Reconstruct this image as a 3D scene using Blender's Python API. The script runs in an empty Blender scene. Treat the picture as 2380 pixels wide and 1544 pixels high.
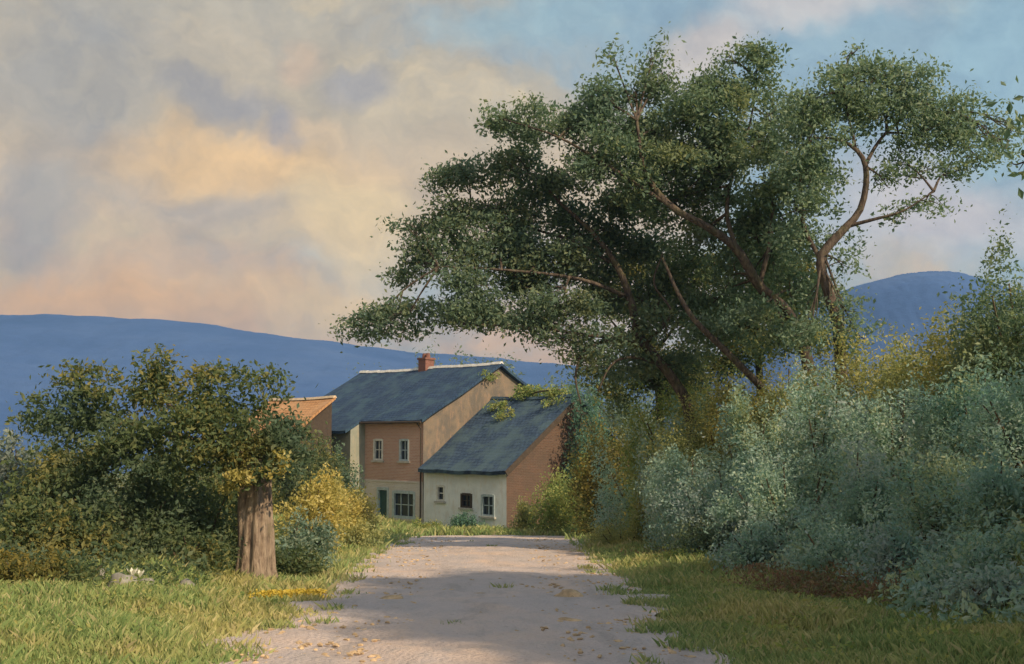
import bpy, bmesh, math
import numpy as np
from mathutils import Vector, Matrix

rng = np.random.default_rng(11)
R = math.radians
scene = bpy.context.scene
col = scene.collection

# ------------------------------------------------------------------ camera
F = 2557.0                     # focal length in pixels of a 2380-wide frame
PITCH = math.atan(242 / F)
cam_data = bpy.data.cameras.new('camera')
cam_data.sensor_width = 36.0
cam_data.lens = 36.0 * F / 2380.0
cam_data.clip_start = 0.05
cam_data.clip_end = 12000
cam = bpy.data.objects.new('camera', cam_data)
cam.location = (0, 0, 0)
cam.rotation_euler = (R(90) + PITCH, 0, 0)
col.objects.link(cam)
scene.camera = cam

# ------------------------------------------------------------------ light, sky, exposure
SUN_EL, SUN_AZ = R(37), R(136)          # azimuth measured from +Y (view direction) towards +X
S = Vector((math.sin(SUN_AZ) * math.cos(SUN_EL), math.cos(SUN_AZ) * math.cos(SUN_EL), math.sin(SUN_EL)))
sun_data = bpy.data.lights.new('sun', 'SUN')
sun_data.energy = 4.0
sun_data.angle = R(0.9)
sun_data.color = (1.0, 0.74, 0.45)
sun = bpy.data.objects.new('sun', sun_data)
sun.rotation_euler = S.to_track_quat('Z', 'Y').to_euler()
sun.location = S * 60
col.objects.link(sun)

scene.view_settings.view_transform = 'Standard'
scene.view_settings.look = 'None'
scene.view_settings.gamma = 1
scene.view_settings.use_curve_mapping = False
scene.view_settings.exposure = 0.45
scene.cycles.use_denoising = True
scene.cycles.max_bounces = 9
scene.cycles.diffuse_bounces = 6
scene.cycles.transmission_bounces = 6
scene.cycles.volume_bounces = 0
scene.cycles.transparent_max_bounces = 8


def pix_dir(u, v):
    a, b = (u - 1190) / F, (772 - v) / F
    d = Vector((a, math.cos(PITCH) - b * math.sin(PITCH), math.sin(PITCH) + b * math.cos(PITCH)))
    return d


def at(u, v, Y):
    d = pix_dir(u, v)
    return d * (Y / d.y)


class NT:
    """small node-tree helper"""
    def __init__(self, tree):
        self.t = tree
        self.n = tree.nodes
        self.l = tree.links

    def new(self, kind, **kw):
        nd = self.n.new(kind)
        for k, val in kw.items():
            setattr(nd, k, val)
        return nd

    def link(self, a, b):
        self.l.new(a, b)

    def put(self, sock, val):
        if hasattr(val, 'links'):
            self.l.new(val, sock)
        else:
            try:
                n = len(sock.default_value)
                val = tuple(val)
                sock.default_value = val + (1.0,) * (n - len(val))
            except TypeError:
                sock.default_value = val

    def math(self, op, a, b=0.0, clamp=False):
        nd = self.new('ShaderNodeMath', operation=op, use_clamp=clamp)
        self.put(nd.inputs[0], a)
        self.put(nd.inputs[1], b)
        return nd.outputs[0]

    def vmath(self, op, a, b=(0, 0, 0)):
        nd = self.new('ShaderNodeVectorMath', operation=op)
        self.put(nd.inputs[0], a)
        self.put(nd.inputs[1], b)
        return nd.outputs['Value'] if op in ('LENGTH', 'DISTANCE', 'DOT_PRODUCT') else nd.outputs['Vector']

    def noise(self, vec, scale, detail=4.0, rough=0.55, distort=0.0):
        nd = self.new('ShaderNodeTexNoise')
        self.put(nd.inputs['Vector'], vec)
        nd.inputs['Scale'].default_value = scale
        nd.inputs['Detail'].default_value = detail
        nd.inputs['Roughness'].default_value = rough
        nd.inputs['Distortion'].default_value = distort
        return nd

    def smooth(self, x, lo, hi, out_lo=0.0, out_hi=1.0):
        nd = self.new('ShaderNodeMapRange', interpolation_type='SMOOTHSTEP')
        self.put(nd.inputs['Value'], x)
        nd.inputs['From Min'].default_value = lo
        nd.inputs['From Max'].default_value = hi
        nd.inputs['To Min'].default_value = out_lo
        nd.inputs['To Max'].default_value = out_hi
        return nd.outputs['Result']

    def mix(self, fac, a, b, blend='MIX'):
        nd = self.new('ShaderNodeMix', data_type='RGBA', blend_type=blend)
        self.put(nd.inputs[0], fac)
        self.put(nd.inputs[6], a)
        self.put(nd.inputs[7], b)
        return nd.outputs[2]

    def ramp(self, fac, stops):
        nd = self.new('ShaderNodeValToRGB')
        cr = nd.color_ramp
        while len(cr.elements) < len(stops):
            cr.elements.new(0.5)
        for e, (p, c) in zip(cr.elements, stops):
            e.position = p
            e.color = tuple(c) + (1.0,)
        self.put(nd.inputs[0], fac)
        return nd.outputs[0]


# world: evening sky, broken cloud
world = bpy.data.worlds.new('World')
scene.world = world
world.use_nodes = True
W = NT(world.node_tree)
W.n.clear()
w_out = W.new('ShaderNodeOutputWorld')
w_bg = W.new('ShaderNodeBackground')
w_bg.inputs['Strength'].default_value = 0.1
W.link(w_bg.outputs[0], w_out.inputs[0])
sky = W.new('ShaderNodeTexSky')
sky.sky_type = 'NISHITA'
sky.sun_disc = False
sky.sun_elevation = SUN_EL
sky.sun_rotation = SUN_AZ
sky.altitude = 100
sky.air_density = 1.2
sky.dust_density = 2.0
sky.ozone_density = 2.0
tc = W.new('ShaderNodeTexCoord')
D = tc.outputs['Generated']
sep = W.new('ShaderNodeSeparateXYZ')
W.link(D, sep.inputs[0])
warp = W.noise(D, 5.0, 5, 0.6)
warpv = W.vmath('SUBTRACT', warp.outputs['Color'], (0.5, 0.5, 0.5))
Dw = W.vmath('ADD', D, W.vmath('MULTIPLY', warpv, (0.16, 0.16, 0.16)))
stretch = W.vmath('MULTIPLY', Dw, (1.0, 1.0, 1.9))
n_big = W.noise(stretch, 3.1, 7, 0.58).outputs['Fac']
n_mid = W.noise(stretch, 8.0, 7, 0.6).outputs['Fac']
n_fine = W.noise(W.vmath('MULTIPLY', Dw, (1.0, 1.0, 1.3)), 30.0, 6, 0.65).outputs['Fac']
# clear sky, softened by haze
clear = W.mix(0.45, W.vmath('MULTIPLY', sky.outputs[0], (0.9, 0.9, 0.85)), (3.7, 5.2, 5.6))
# cloud colour by height: peach low, grey-mauve high
el = W.math('ADD', sep.outputs['Z'], W.math('MULTIPLY', W.math('SUBTRACT', n_mid, 0.5), 0.12))
cl = W.ramp(el, [(0.0, (0.98, 0.58, 0.28)), (0.10, (0.95, 0.59, 0.31)), (0.18, (0.77, 0.57, 0.36)),
                 (0.28, (0.62, 0.52, 0.37)), (0.42, (0.45, 0.44, 0.39)), (1.0, (0.38, 0.39, 0.41))])
cl = W.mix(W.smooth(n_mid, 0.46, 0.64, 0, 0.55), cl, (0.80, 0.63, 0.38))
cl = W.mix(W.smooth(n_big, 0.52, 0.36, 0, 0.35), cl, (0.34, 0.35, 0.38))
cl = W.vmath('MULTIPLY', cl, (7.8, 7.8, 7.8))
# cover: closed in the west (left), breaking up to the east (right)
cover_in = W.math('ADD', W.math('MULTIPLY', sep.outputs['X'], -0.42), n_big)
cover = W.smooth(cover_in, 0.30, 0.56)
skycol = W.mix(cover, clear, cl)
clouds = [  # u, v, half width, half height, colour, weight
    (200, 690, 420, 70, (1.08, 0.60, 0.22), 0.85), (560, 390, 340, 90, (0.95, 0.63, 0.30), 0.95),
    (830, 560, 170, 170, (1.0, 0.74, 0.38), 0.85), (760, 730, 240, 60, (1.08, 0.74, 0.34), 0.85),
    (760, 310, 90, 40, (0.84, 0.62, 0.38), 0.8),
    (540, 150, 200, 90, (0.60, 0.51, 0.38), 0.75), (690, 130, 60, 60, (0.74, 0.55, 0.38), 0.8),
    (530, 255, 190, 50, (0.36, 0.35, 0.37), 0.7), (690, 320, 60, 55, (0.36, 0.36, 0.40), 0.7),
    (850, 200, 100, 60, (0.38, 0.38, 0.42), 0.6), (560, 500, 170, 45, (0.56, 0.47, 0.38), 0.6),
    (150, 180, 260, 160, (0.34, 0.35, 0.36), 0.55), (60, 480, 110, 120, (0.34, 0.37, 0.41), 0.5),
    (1260, 50, 260, 70, (0.36, 0.53, 0.60), 0.7), (1640, 150, 140, 60, (0.72, 0.62, 0.55), 0.8),
    (1900, 60, 190, 70, (0.66, 0.62, 0.60), 0.85), (2150, 500, 300, 110, (0.74, 0.66, 0.64), 0.85),
    (2290, 150, 120, 160, (0.36, 0.56, 0.66), 0.7),
]
for (u, v, ru, rv, c, wgt) in clouds:
    d = pix_dir(u, v).normalized()
    k = W.vmath('MULTIPLY', W.vmath('SUBTRACT', Dw, tuple(d)), (F / ru, 2.0, F / rv))
    m = W.smooth(W.vmath('LENGTH', k), 1.25, 0.25, 0, wgt)
    skycol = W.mix(m, skycol, tuple(x * 7.8 for x in c))
n_tex = W.noise(W.vmath('MULTIPLY', Dw, (1.0, 1.0, 1.5)), 15.0, 8, 0.62).outputs['Fac']
skycol = W.mix(1.0, skycol, W.ramp(n_tex, [(0.36, (0.90, 0.905, 0.92)), (0.64, (1.08, 1.07, 1.05))]), 'MULTIPLY')
skycol = W.mix(1.0, skycol, W.ramp(n_fine, [(0.3, (0.88, 0.89, 0.92)), (0.7, (1.10, 1.08, 1.04))]), 'MULTIPLY')
W.link(skycol, w_bg.inputs['Color'])


# ------------------------------------------------------------------ helpers
def tag(o, label=None, cat=None, group=None, kind=None):
    if label:
        o['label'] = label
    if cat:
        o['category'] = cat
    if group:
        o['group'] = group
    if kind:
        o['kind'] = kind
    return o


def empty(name, loc=(0, 0, 0), rz=0.0):
    o = bpy.data.objects.new(name, None)
    o.empty_display_size = 0.3
    o.location = loc
    o.rotation_euler = (0, 0, rz)
    col.objects.link(o)
    return o


def np_mesh(name, verts, faces_flat, per_face, mat, parent=None, smooth=False):
    """one object from numpy arrays; every face has per_face corners"""
    verts = np.asarray(verts, dtype=np.float32)
    me = bpy.data.meshes.new(name)
    nf = len(faces_flat) // per_face
    me.vertices.add(len(verts))
    me.vertices.foreach_set('co', verts.ravel())
    me.loops.add(nf * per_face)
    me.loops.foreach_set('vertex_index', np.asarray(faces_flat, dtype=np.int32))
    me.polygons.add(nf)
    me.polygons.foreach_set('loop_start', np.arange(0, nf * per_face, per_face, dtype=np.int32))
    me.update(calc_edges=True)
    me.polygons.foreach_set('use_smooth', np.full(nf, smooth, dtype=bool))
    me.materials.append(mat)
    o = bpy.data.objects.new(name, me)
    o.parent = parent
    col.objects.link(o)
    return o


class MB:
    """collects boxes, quads and tubes for one mesh"""
    def __init__(self):
        self.v = []
        self.f = []

    def poly(self, pts):
        i = len(self.v)
        self.v += [tuple(p) for p in pts]
        self.f.append(tuple(range(i, i + len(pts))))

    def box(self, x0, x1, y0, y1, z0, z1):
        i = len(self.v)
        self.v += [(x, y, z) for z in (z0, z1) for y in (y0, y1) for x in (x0, x1)]
        self.f += [tuple(i + k for k in q) for q in
                   ((0, 2, 3, 1), (4, 5, 7, 6), (0, 1, 5, 4), (2, 6, 7, 3), (0, 4, 6, 2), (1, 3, 7, 5))]

    def prism(self, bottom, top):
        i, n = len(self.v), len(bottom)
        self.v += [tuple(p) for p in bottom] + [tuple(p) for p in top]
        self.f.append(tuple(i + k for k in reversed(range(n))))
        self.f.append(tuple(i + n + k for k in range(n)))
        for k in range(n):
            j = (k + 1) % n
            self.f.append((i + k, i + j, i + n + j, i + n + k))

    def tube(self, pts, radii, sides=7, wob=0.0):
        pts = [Vector(p) for p in pts]
        i0 = len(self.v)
        ph = rng.uniform(0, 6.28)
        for k, p in enumerate(pts):
            a = pts[max(k - 1, 0)]
            b = pts[min(k + 1, len(pts) - 1)]
            t = (b - a).normalized()
            ref = Vector((0, 1, 0)) if abs(t.y) < 0.9 else Vector((1, 0, 0))
            s = t.cross(ref).normalized()
            q = s.cross(t)
            for j in range(sides):
                an = 2 * math.pi * j / sides
                r = radii[k] * (1 + wob * math.sin(3 * an + ph + k * 0.7) + wob * 0.7 * math.sin(5 * an - ph + k * 0.31))
                self.v.append(tuple(p + s * (r * math.cos(an)) + q * (r * math.sin(an))))
        for k in range(len(pts) - 1):
            for j in range(sides):
                j2 = (j + 1) % sides
                self.f.append((i0 + k * sides + j, i0 + k * sides + j2, i0 + (k + 1) * sides + j2, i0 + (k + 1) * sides + j))
        self.f.append(tuple(i0 + j for j in reversed(range(sides))))
        e = i0 + (len(pts) - 1) * sides
        self.f.append(tuple(e + j for j in range(sides)))

    def build(self, name, mat, parent=None, smooth=False):
        me = bpy.data.meshes.new(name)
        me.from_pydata(self.v, [], self.f)
        me.materials.append(mat)
        if smooth:
            for p in me.polygons:
                p.use_smooth = True
        me.update()
        o = bpy.data.objects.new(name, me)
        o.parent = parent
        col.objects.link(o)
        return o


def spline(pts, n):
    """Catmull-Rom through 3D points"""
    P = [np.array(p, dtype=float) for p in pts]
    P = [2 * P[0] - P[1]] + P + [2 * P[-1] - P[-2]]
    segs = len(P) - 3
    out = []
    for i in range(n):
        t = i / (n - 1) * segs
        k = min(int(t), segs - 1)
        t -= k
        a, b, c, d = P[k:k + 4]
        out.append(0.5 * ((2 * b) + (c - a) * t + (2 * a - 5 * b + 4 * c - d) * t * t + (3 * b - a - 3 * c + d) * t ** 3))
    return out


def sstep(x, a, b):
    t = np.clip((np.asarray(x, dtype=float) - a) / (b - a), 0, 1)
    return t * t * (3 - 2 * t)


# ------------------------------------------------------------------ terrain shape
RY = np.array([-10, 0, 8.4, 12, 15.8, 20, 25.6, 34, 43, 49])
RL = np.array([-2.3, -2.3, -2.33, -2.5, -2.7, -3.15, -3.7, -4.1, -4.4, -4.3])
RR = np.array([1.4, 1.4, 1.48, 1.65, 1.85, 2.0, 2.2, 2.6, 2.9, 2.6])


def road_l(y):
    return np.interp(y, RY, RL)


def road_r(y):
    return np.interp(y, RY, RR)


def ground_z(x, y):
    x = np.asarray(x, dtype=float)
    y = np.asarray(y, dtype=float)
    z = -(1.2 + 0.065 * np.clip(y, -8, 64))
    z = z - 16.0 * sstep(y, 66, 320)
    off_r = x - road_r(np.clip(y, -10, 49))
    off_l = road_l(np.clip(y, -10, 49)) - x
    near = 1 - sstep(y, 70, 140)
    # right-hand bank
    bk = sstep(x, 4.0, 8.5) * (1.9 + 0.10 * np.clip(x - 8, 0, 40)) * (1 - 0.85 * sstep(y, 36, 50))
    z = z + bk * near
    # left-hand side rises a little
    z = z + (0.35 * sstep(off_l, 0.4, 3.5) + 0.6 * sstep(x, -6, -14)) * near
    z = z + 2.1 * np.exp(-(((x + 13.5) / 4.2) ** 2 + ((y - 59.5) / 6.0) ** 2))
    # verge lip and small unevenness off the road
    off = np.maximum(off_r, off_l)
    w = sstep(off, 0.05, 1.0) * near
    z = z + w * (0.07 + 0.05 * np.sin(x * 1.9 + y * 0.7) + 0.04 * np.sin(x * 0.8 - y * 1.7 + 1.0) + 0.02 * np.sin(x * 5.1 + y * 3.3))
    return z


def gz(x, y):
    return float(ground_z(x, y))


# ------------------------------------------------------------------ materials
def material(name):
    m = bpy.data.materials.new(name)
    m.use_nodes = True
    t = NT(m.node_tree)
    t.n.clear()
    out = t.new('ShaderNodeOutputMaterial')
    return m, t, out


def principled(t, out, color, rough=0.8, bump=None, bump_strength=0.4, bump_dist=0.02, spec=0.3):
    p = t.new('ShaderNodeBsdfPrincipled')
    t.put(p.inputs['Base Color'], color)
    t.put(p.inputs['Roughness'], rough)
    p.inputs['Specular IOR Level'].default_value = spec
    if bump is not None:
        b = t.new('ShaderNodeBump')
        b.inputs['Strength'].default_value = bump_strength
        b.inputs['Distance'].default_value = bump_dist
        t.put(b.inputs['Height'], bump)
        t.link(b.outputs[0], p.inputs['Normal'])
    if out is not None:
        t.link(p.outputs[0], out.inputs['Surface'])
    return p


def coord(t, kind='Object'):
    return t.new('ShaderNodeTexCoord').outputs[kind]


def leaf_material(name, colors, patch=None, patch_scale=1.2, translucent=0.42, patch_amt=0.6, more=()):
    """colors: shades picked leaf by leaf; patch / more: other hues growing in sprays (colour, scale, lo, hi, amount)"""
    m, t, out = material(name)
    geo = t.new('ShaderNodeNewGeometry')
    rnd = geo.outputs['Random Per Island']
    stops = [(i / max(len(colors) - 1, 1), c) for i, c in enumerate(colors)]
    c = t.ramp(rnd, stops)
    layers = list(more)
    if patch is not None:
        layers.append((patch, patch_scale, 0.46, 0.66, patch_amt))
    for i, (pc, sc, lo, hi, am) in enumerate(layers):
        n = t.noise(t.vmath('ADD', geo.outputs['Position'], (7.3 * i, 3.1 * i, 11.7 * i)), sc, 3, 0.6).outputs['Fac']
        n = t.math('ADD', n, t.math('MULTIPLY', t.math('SUBTRACT', rnd, 0.5), 0.18))
        c = t.mix(t.smooth(n, lo, hi, 0, am), c, pc)
    p = principled(t, None, c, 0.6, spec=0.2)
    tr = t.new('ShaderNodeBsdfTranslucent')
    t.put(tr.inputs['Color'], t.mix(1.0, c, (1.3, 1.25, 0.8), 'MULTIPLY'))
    mx = t.new('ShaderNodeMixShader')
    mx.inputs[0].default_value = translucent
    t.link(p.outputs[0], mx.inputs[1])
    t.link(tr.outputs[0], mx.inputs[2])
    t.link(mx.outputs[0], out.inputs['Surface'])
    return m


M = {}
M['leaf_dark'] = leaf_material('leaf_dark', [(0.083, 0.143, 0.120), (0.120, 0.195, 0.152), (0.165, 0.247, 0.176), (0.225, 0.285, 0.192)],
                               more=[((0.225, 0.255, 0.144), 0.7, 0.48, 0.66, 0.7), ((0.105, 0.188, 0.192), 0.5, 0.5, 0.68, 0.6)])
M['leaf_mid'] = leaf_material('leaf_mid', [(0.098, 0.173, 0.136), (0.143, 0.232, 0.168), (0.195, 0.285, 0.200), (0.270, 0.330, 0.208)],
                              more=[((0.270, 0.315, 0.176), 0.7, 0.48, 0.66, 0.7), ((0.135, 0.240, 0.240), 0.5, 0.5, 0.68, 0.6)])
M['leaf_hedge'] = leaf_material('leaf_hedge', [(0.065, 0.109, 0.065), (0.102, 0.152, 0.075), (0.145, 0.196, 0.087), (0.232, 0.246, 0.109)],
                                more=[((0.319, 0.290, 0.102), 0.9, 0.50, 0.66, 0.75), ((0.087, 0.160, 0.138), 0.6, 0.48, 0.66, 0.7)])
M['leaf_bank'] = leaf_material('leaf_bank', [(0.189, 0.315, 0.307), (0.264, 0.419, 0.403), (0.359, 0.514, 0.487), (0.529, 0.647, 0.572)],
                               more=[((0.133, 0.286, 0.286), 0.45, 0.48, 0.64, 0.8), ((0.377, 0.447, 0.508), 0.6, 0.50, 0.66, 0.75), ((0.454, 0.514, 0.318), 0.9, 0.56, 0.72, 0.8)])
M['leaf_pale'] = leaf_material('leaf_pale', [(0.119, 0.203, 0.169), (0.169, 0.270, 0.220), (0.236, 0.338, 0.270), (0.304, 0.371, 0.288)],
                               patch=(0.220, 0.320, 0.220), patch_scale=0.8)
M['leaf_olive'] = leaf_material('leaf_olive', [(0.060, 0.078, 0.034), (0.108, 0.120, 0.042), (0.156, 0.162, 0.054), (0.240, 0.216, 0.072)],
                                patch=(0.300, 0.252, 0.072), patch_scale=1.3)
M['leaf_bluegreen'] = leaf_material('leaf_bluegreen', [(0.131, 0.211, 0.185), (0.176, 0.281, 0.246), (0.246, 0.351, 0.299), (0.351, 0.439, 0.351)],
                                    patch=(0.281, 0.316, 0.229), patch_scale=1.5)
M['leaf_greyblue'] = leaf_material('leaf_greyblue', [(0.157, 0.211, 0.220), (0.211, 0.281, 0.281), (0.299, 0.369, 0.351), (0.421, 0.474, 0.421)],
                                   patch=(0.246, 0.264, 0.264), patch_scale=1.7)
M['leaf_teal'] = leaf_material('leaf_teal', [(0.069, 0.157, 0.141), (0.098, 0.216, 0.186), (0.147, 0.294, 0.235), (0.216, 0.353, 0.255)],
                               patch=(0.118, 0.216, 0.196), patch_scale=1.4)
M['leaf_yellow'] = leaf_material('leaf_yellow', [(0.31, 0.29, 0.10), (0.46, 0.42, 0.14), (0.60, 0.53, 0.20), (0.68, 0.63, 0.34)],
                                 more=[((0.32, 0.35, 0.14), 0.9, 0.48, 0.64, 0.75), ((0.62, 0.48, 0.16), 1.4, 0.56, 0.70, 0.5)])
M['leaf_gold'] = leaf_material('leaf_gold', [(0.22, 0.27, 0.13), (0.31, 0.35, 0.16), (0.45, 0.45, 0.19), (0.62, 0.57, 0.27)],
                               more=[((0.56, 0.49, 0.19), 1.0, 0.52, 0.70, 0.6), ((0.22, 0.31, 0.20), 0.6, 0.48, 0.66, 0.6)])  # gold of the sunlit bank tops is put into these leaf colours
M['leaf_grass_green'] = leaf_material('leaf_grass_green', [(0.137, 0.214, 0.087), (0.214, 0.312, 0.117), (0.312, 0.390, 0.156), (0.468, 0.488, 0.195)],
                                      patch=(0.390, 0.370, 0.137), patch_scale=1.1)
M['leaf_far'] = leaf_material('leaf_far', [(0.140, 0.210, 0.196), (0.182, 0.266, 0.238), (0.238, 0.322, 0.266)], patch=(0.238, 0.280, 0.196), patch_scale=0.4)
M['leaf_russet'] = leaf_material('leaf_russet', [(0.17, 0.11, 0.085), (0.24, 0.15, 0.115), (0.30, 0.20, 0.155), (0.36, 0.28, 0.22)],
                                 more=[((0.16, 0.19, 0.11), 2.2, 0.46, 0.60, 0.85)])
M['sun_patch_yellow'] = leaf_material('sun_patch_yellow', [(0.45, 0.36, 0.05), (0.60, 0.47, 0.08), (0.62, 0.52, 0.14)], translucent=0.2)  # sunlight yellow put into the leaf colour of the lane-edge patch
M['flower_white'] = leaf_material('flower_white', [(0.65, 0.65, 0.60), (0.8, 0.8, 0.76)], translucent=0.2)


def make_grass_mat():
    m, t, out = material('grass_blades')
    geo = t.new('ShaderNodeNewGeometry')
    rnd = geo.outputs['Random Per Island']
    pos = geo.outputs['Position']
    green = t.ramp(rnd, [(0.0, (0.173, 0.271, 0.105)), (0.5, (0.274, 0.371, 0.147)), (0.85, (0.418, 0.471, 0.209)), (1.0, (0.490, 0.456, 0.273))])
    dry = t.ramp(rnd, [(0.0, (0.361, 0.357, 0.147)), (0.5, (0.534, 0.485, 0.209)), (1.0, (0.605, 0.528, 0.313))])
    n = t.noise(pos, 0.55, 4, 0.6).outputs['Fac']
    c = t.mix(t.smooth(n, 0.46, 0.66, 0, 0.8), green, dry)
    p = principled(t, None, c, 0.6, spec=0.2)
    tr = t.new('ShaderNodeBsdfTranslucent')
    t.put(tr.inputs['Color'], c)
    mx = t.new('ShaderNodeMixShader')
    mx.inputs[0].default_value = 0.3
    t.link(p.outputs[0], mx.inputs[1])
    t.link(tr.outputs[0], mx.inputs[2])
    t.link(mx.outputs[0], out.inputs['Surface'])
    return m


M['grass'] = make_grass_mat()


def make_ground_mat():
    m, t, out = material('meadow_soil')
    pos = t.new('ShaderNodeNewGeometry').outputs['Position']
    n1 = t.noise(pos, 0.35, 5, 0.6).outputs['Fac']
    n2 = t.noise(pos, 3.5, 6, 0.65).outputs['Fac']
    c = t.ramp(n1, [(0.3, (0.105, 0.140, 0.045)), (0.5, (0.182, 0.203, 0.063)), (0.7, (0.280, 0.252, 0.091))])
    c = t.mix(t.smooth(n2, 0.5, 0.75, 0, 0.6), c, (0.182, 0.140, 0.091))
    principled(t, out, c, 0.95, t.noise(pos, 14, 5, 0.7).outputs['Fac'], 0.6, 0.05, 0.1)
    return m


M['ground'] = make_ground_mat()


def make_road_mat():
    m, t, out = material('earth_lane')
    pos = t.new('ShaderNodeNewGeometry').outputs['Position']
    flat = t.vmath('MULTIPLY', pos, (1.0, 0.45, 1.0))
    n0 = t.noise(flat, 0.8, 5, 0.6, 0.4).outputs['Fac']
    n1 = t.noise(flat, 4.0, 6, 0.65).outputs['Fac']
    n2 = t.noise(pos, 26, 5, 0.7).outputs['Fac']
    c = t.ramp(n0, [(0.28, (0.46, 0.44, 0.47)), (0.5, (0.56, 0.50, 0.51)), (0.72, (0.68, 0.54, 0.47))])
    c = t.mix(t.smooth(n1, 0.48, 0.70, 0, 0.55), c, (0.43, 0.41, 0.42))
    n3 = t.noise(t.vmath('MULTIPLY', pos, (1.0, 0.25, 1.0)), 1.5, 6, 0.7, 0.6).outputs['Fac']
    c = t.mix(t.smooth(n3, 0.50, 0.66, 0, 0.55), c, (0.36, 0.335, 0.345))
    c = t.mix(t.smooth(n2, 0.52, 0.72, 0, 0.55), c, (0.66, 0.56, 0.47))
    c = t.mix(t.smooth(n2, 0.44, 0.30, 0, 0.5), c, (0.20, 0.15, 0.12))
    vor = t.new('ShaderNodeTexVoronoi')
    t.put(vor.inputs['Vector'], pos)
    vor.inputs['Scale'].default_value = 22
    h = t.math('ADD', t.math('MULTIPLY', n2, 0.7), t.math('MULTIPLY', vor.outputs['Distance'], -0.5))
    h = t.math('ADD', h, t.math('MULTIPLY', n1, 1.3))
    principled(t, out, c, 0.92, h, 0.8, 0.05, 0.15)
    return m


M['road'] = make_road_mat()


def make_bark(name, base, light, dark, zs=0.25, scale=14):
    m, t, out = material(name)
    p = coord(t)
    s = t.vmath('MULTIPLY', p, (1.0, 1.0, zs))
    n = t.noise(s, scale, 6, 0.65, 0.3).outputs['Fac']
    n2 = t.noise(p, 3.0, 4, 0.6).outputs['Fac']
    c = t.ramp(n, [(0.30, dark), (0.50, base), (0.72, light)])
    c = t.mix(t.smooth(n2, 0.5, 0.7, 0, 0.45), c, (0.12, 0.13, 0.07))
    principled(t, out, c, 0.9, n, 1.0, 0.06, 0.15)
    return m


M['bark'] = make_bark('bark_weathered', (0.31, 0.25, 0.205), (0.50, 0.42, 0.34), (0.09, 0.065, 0.058))
M['bark_dark'] = make_bark('bark_dark', (0.095, 0.078, 0.072), (0.21, 0.175, 0.15), (0.035, 0.030, 0.032), 0.35, 11)
M['stem'] = make_bark('stem_brown', (0.11, 0.085, 0.06), (0.18, 0.15, 0.11), (0.05, 0.04, 0.03), 0.3, 20)


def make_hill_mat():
    m, t, out = material('haze_blue_wooded_hillside')
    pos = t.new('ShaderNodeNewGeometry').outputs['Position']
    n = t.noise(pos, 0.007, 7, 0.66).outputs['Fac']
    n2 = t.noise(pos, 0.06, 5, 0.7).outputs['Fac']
    c = t.ramp(n, [(0.32, (0.040, 0.095, 0.25)), (0.52, (0.060, 0.125, 0.31)), (0.70, (0.085, 0.155, 0.34))])  # blue of the distant haze is put into the hill colour
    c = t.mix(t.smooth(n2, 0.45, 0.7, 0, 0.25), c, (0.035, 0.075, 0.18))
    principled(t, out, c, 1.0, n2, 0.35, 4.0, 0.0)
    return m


M['hill'] = make_hill_mat()


def make_brick(name, c1, c2, mortar, scale=1.0, wash=None, wash_amt=0.4):
    m, t, out = material(name)
    g = t.new('ShaderNodeNewGeometry')
    o = coord(t)
    # wrap brick courses on x/z and y/z walls alike
    s = t.new('ShaderNodeSeparateXYZ')
    t.link(o, s.inputs[0])
    cx = t.new('ShaderNodeCombineXYZ')
    t.link(t.math('ADD', s.outputs['X'], s.outputs['Y']), cx.inputs['X'])
    t.link(s.outputs['Z'], cx.inputs['Y'])
    b = t.new('ShaderNodeTexBrick')
    t.link(cx.outputs[0], b.inputs['Vector'])
    b.inputs['Color1'].default_value = c1 + (1,)
    b.inputs['Color2'].default_value = c2 + (1,)
    b.inputs['Mortar'].default_value = mortar + (1,)
    b.inputs['Scale'].default_value = scale
    b.inputs['Brick Width'].default_value = 0.24
    b.inputs['Row Height'].default_value = 0.08
    b.inputs['Mortar Size'].default_value = 0.012
    n = t.noise(o, 1.4, 6, 0.65).outputs['Fac']
    n2 = t.noise(o, 7, 5, 0.7).outputs['Fac']
    c = b.outputs['Color']
    if wash:
        c = t.mix(t.smooth(n, 0.42, 0.66, 0, wash_amt), c, wash)
    c = t.mix(t.smooth(n2, 0.50, 0.75, 0, 0.4), c, mortar)
    principled(t, out, c, 0.9, t.math('ADD', b.outputs['Fac'], t.math('MULTIPLY', n2, -0.8)), 0.6, 0.02, 0.1)
    return m


M['brick'] = make_brick('red_brick', (0.44, 0.245, 0.20), (0.54, 0.33, 0.27), (0.54, 0.46, 0.42), wash=(0.50, 0.35, 0.29), wash_amt=0.6)
M['brick_pale'] = make_brick('limewashed_brick', (0.56, 0.54, 0.54), (0.64, 0.62, 0.62), (0.66, 0.65, 0.65), wash=(0.58, 0.53, 0.51), wash_amt=0.6)
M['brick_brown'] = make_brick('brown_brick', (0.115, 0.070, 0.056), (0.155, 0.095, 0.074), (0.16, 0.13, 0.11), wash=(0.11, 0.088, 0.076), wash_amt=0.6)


def make_plaster(name, base, stain, stain2):
    m, t, out = material(name)
    o = coord(t)
    n = t.noise(o, 0.9, 6, 0.65).outputs['Fac']
    n2 = t.noise(t.vmath('MULTIPLY', o, (1, 1, 0.35)), 3.5, 6, 0.7).outputs['Fac']
    c = t.mix(t.smooth(n, 0.40, 0.60, 0, 0.9), base, stain)
    c = t.mix(t.smooth(n2, 0.48, 0.66, 0, 0.8), c, stain2)
    principled(t, out, c, 0.92, t.noise(o, 12, 6, 0.7).outputs['Fac'], 0.5, 0.03, 0.1)
    return m


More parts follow.
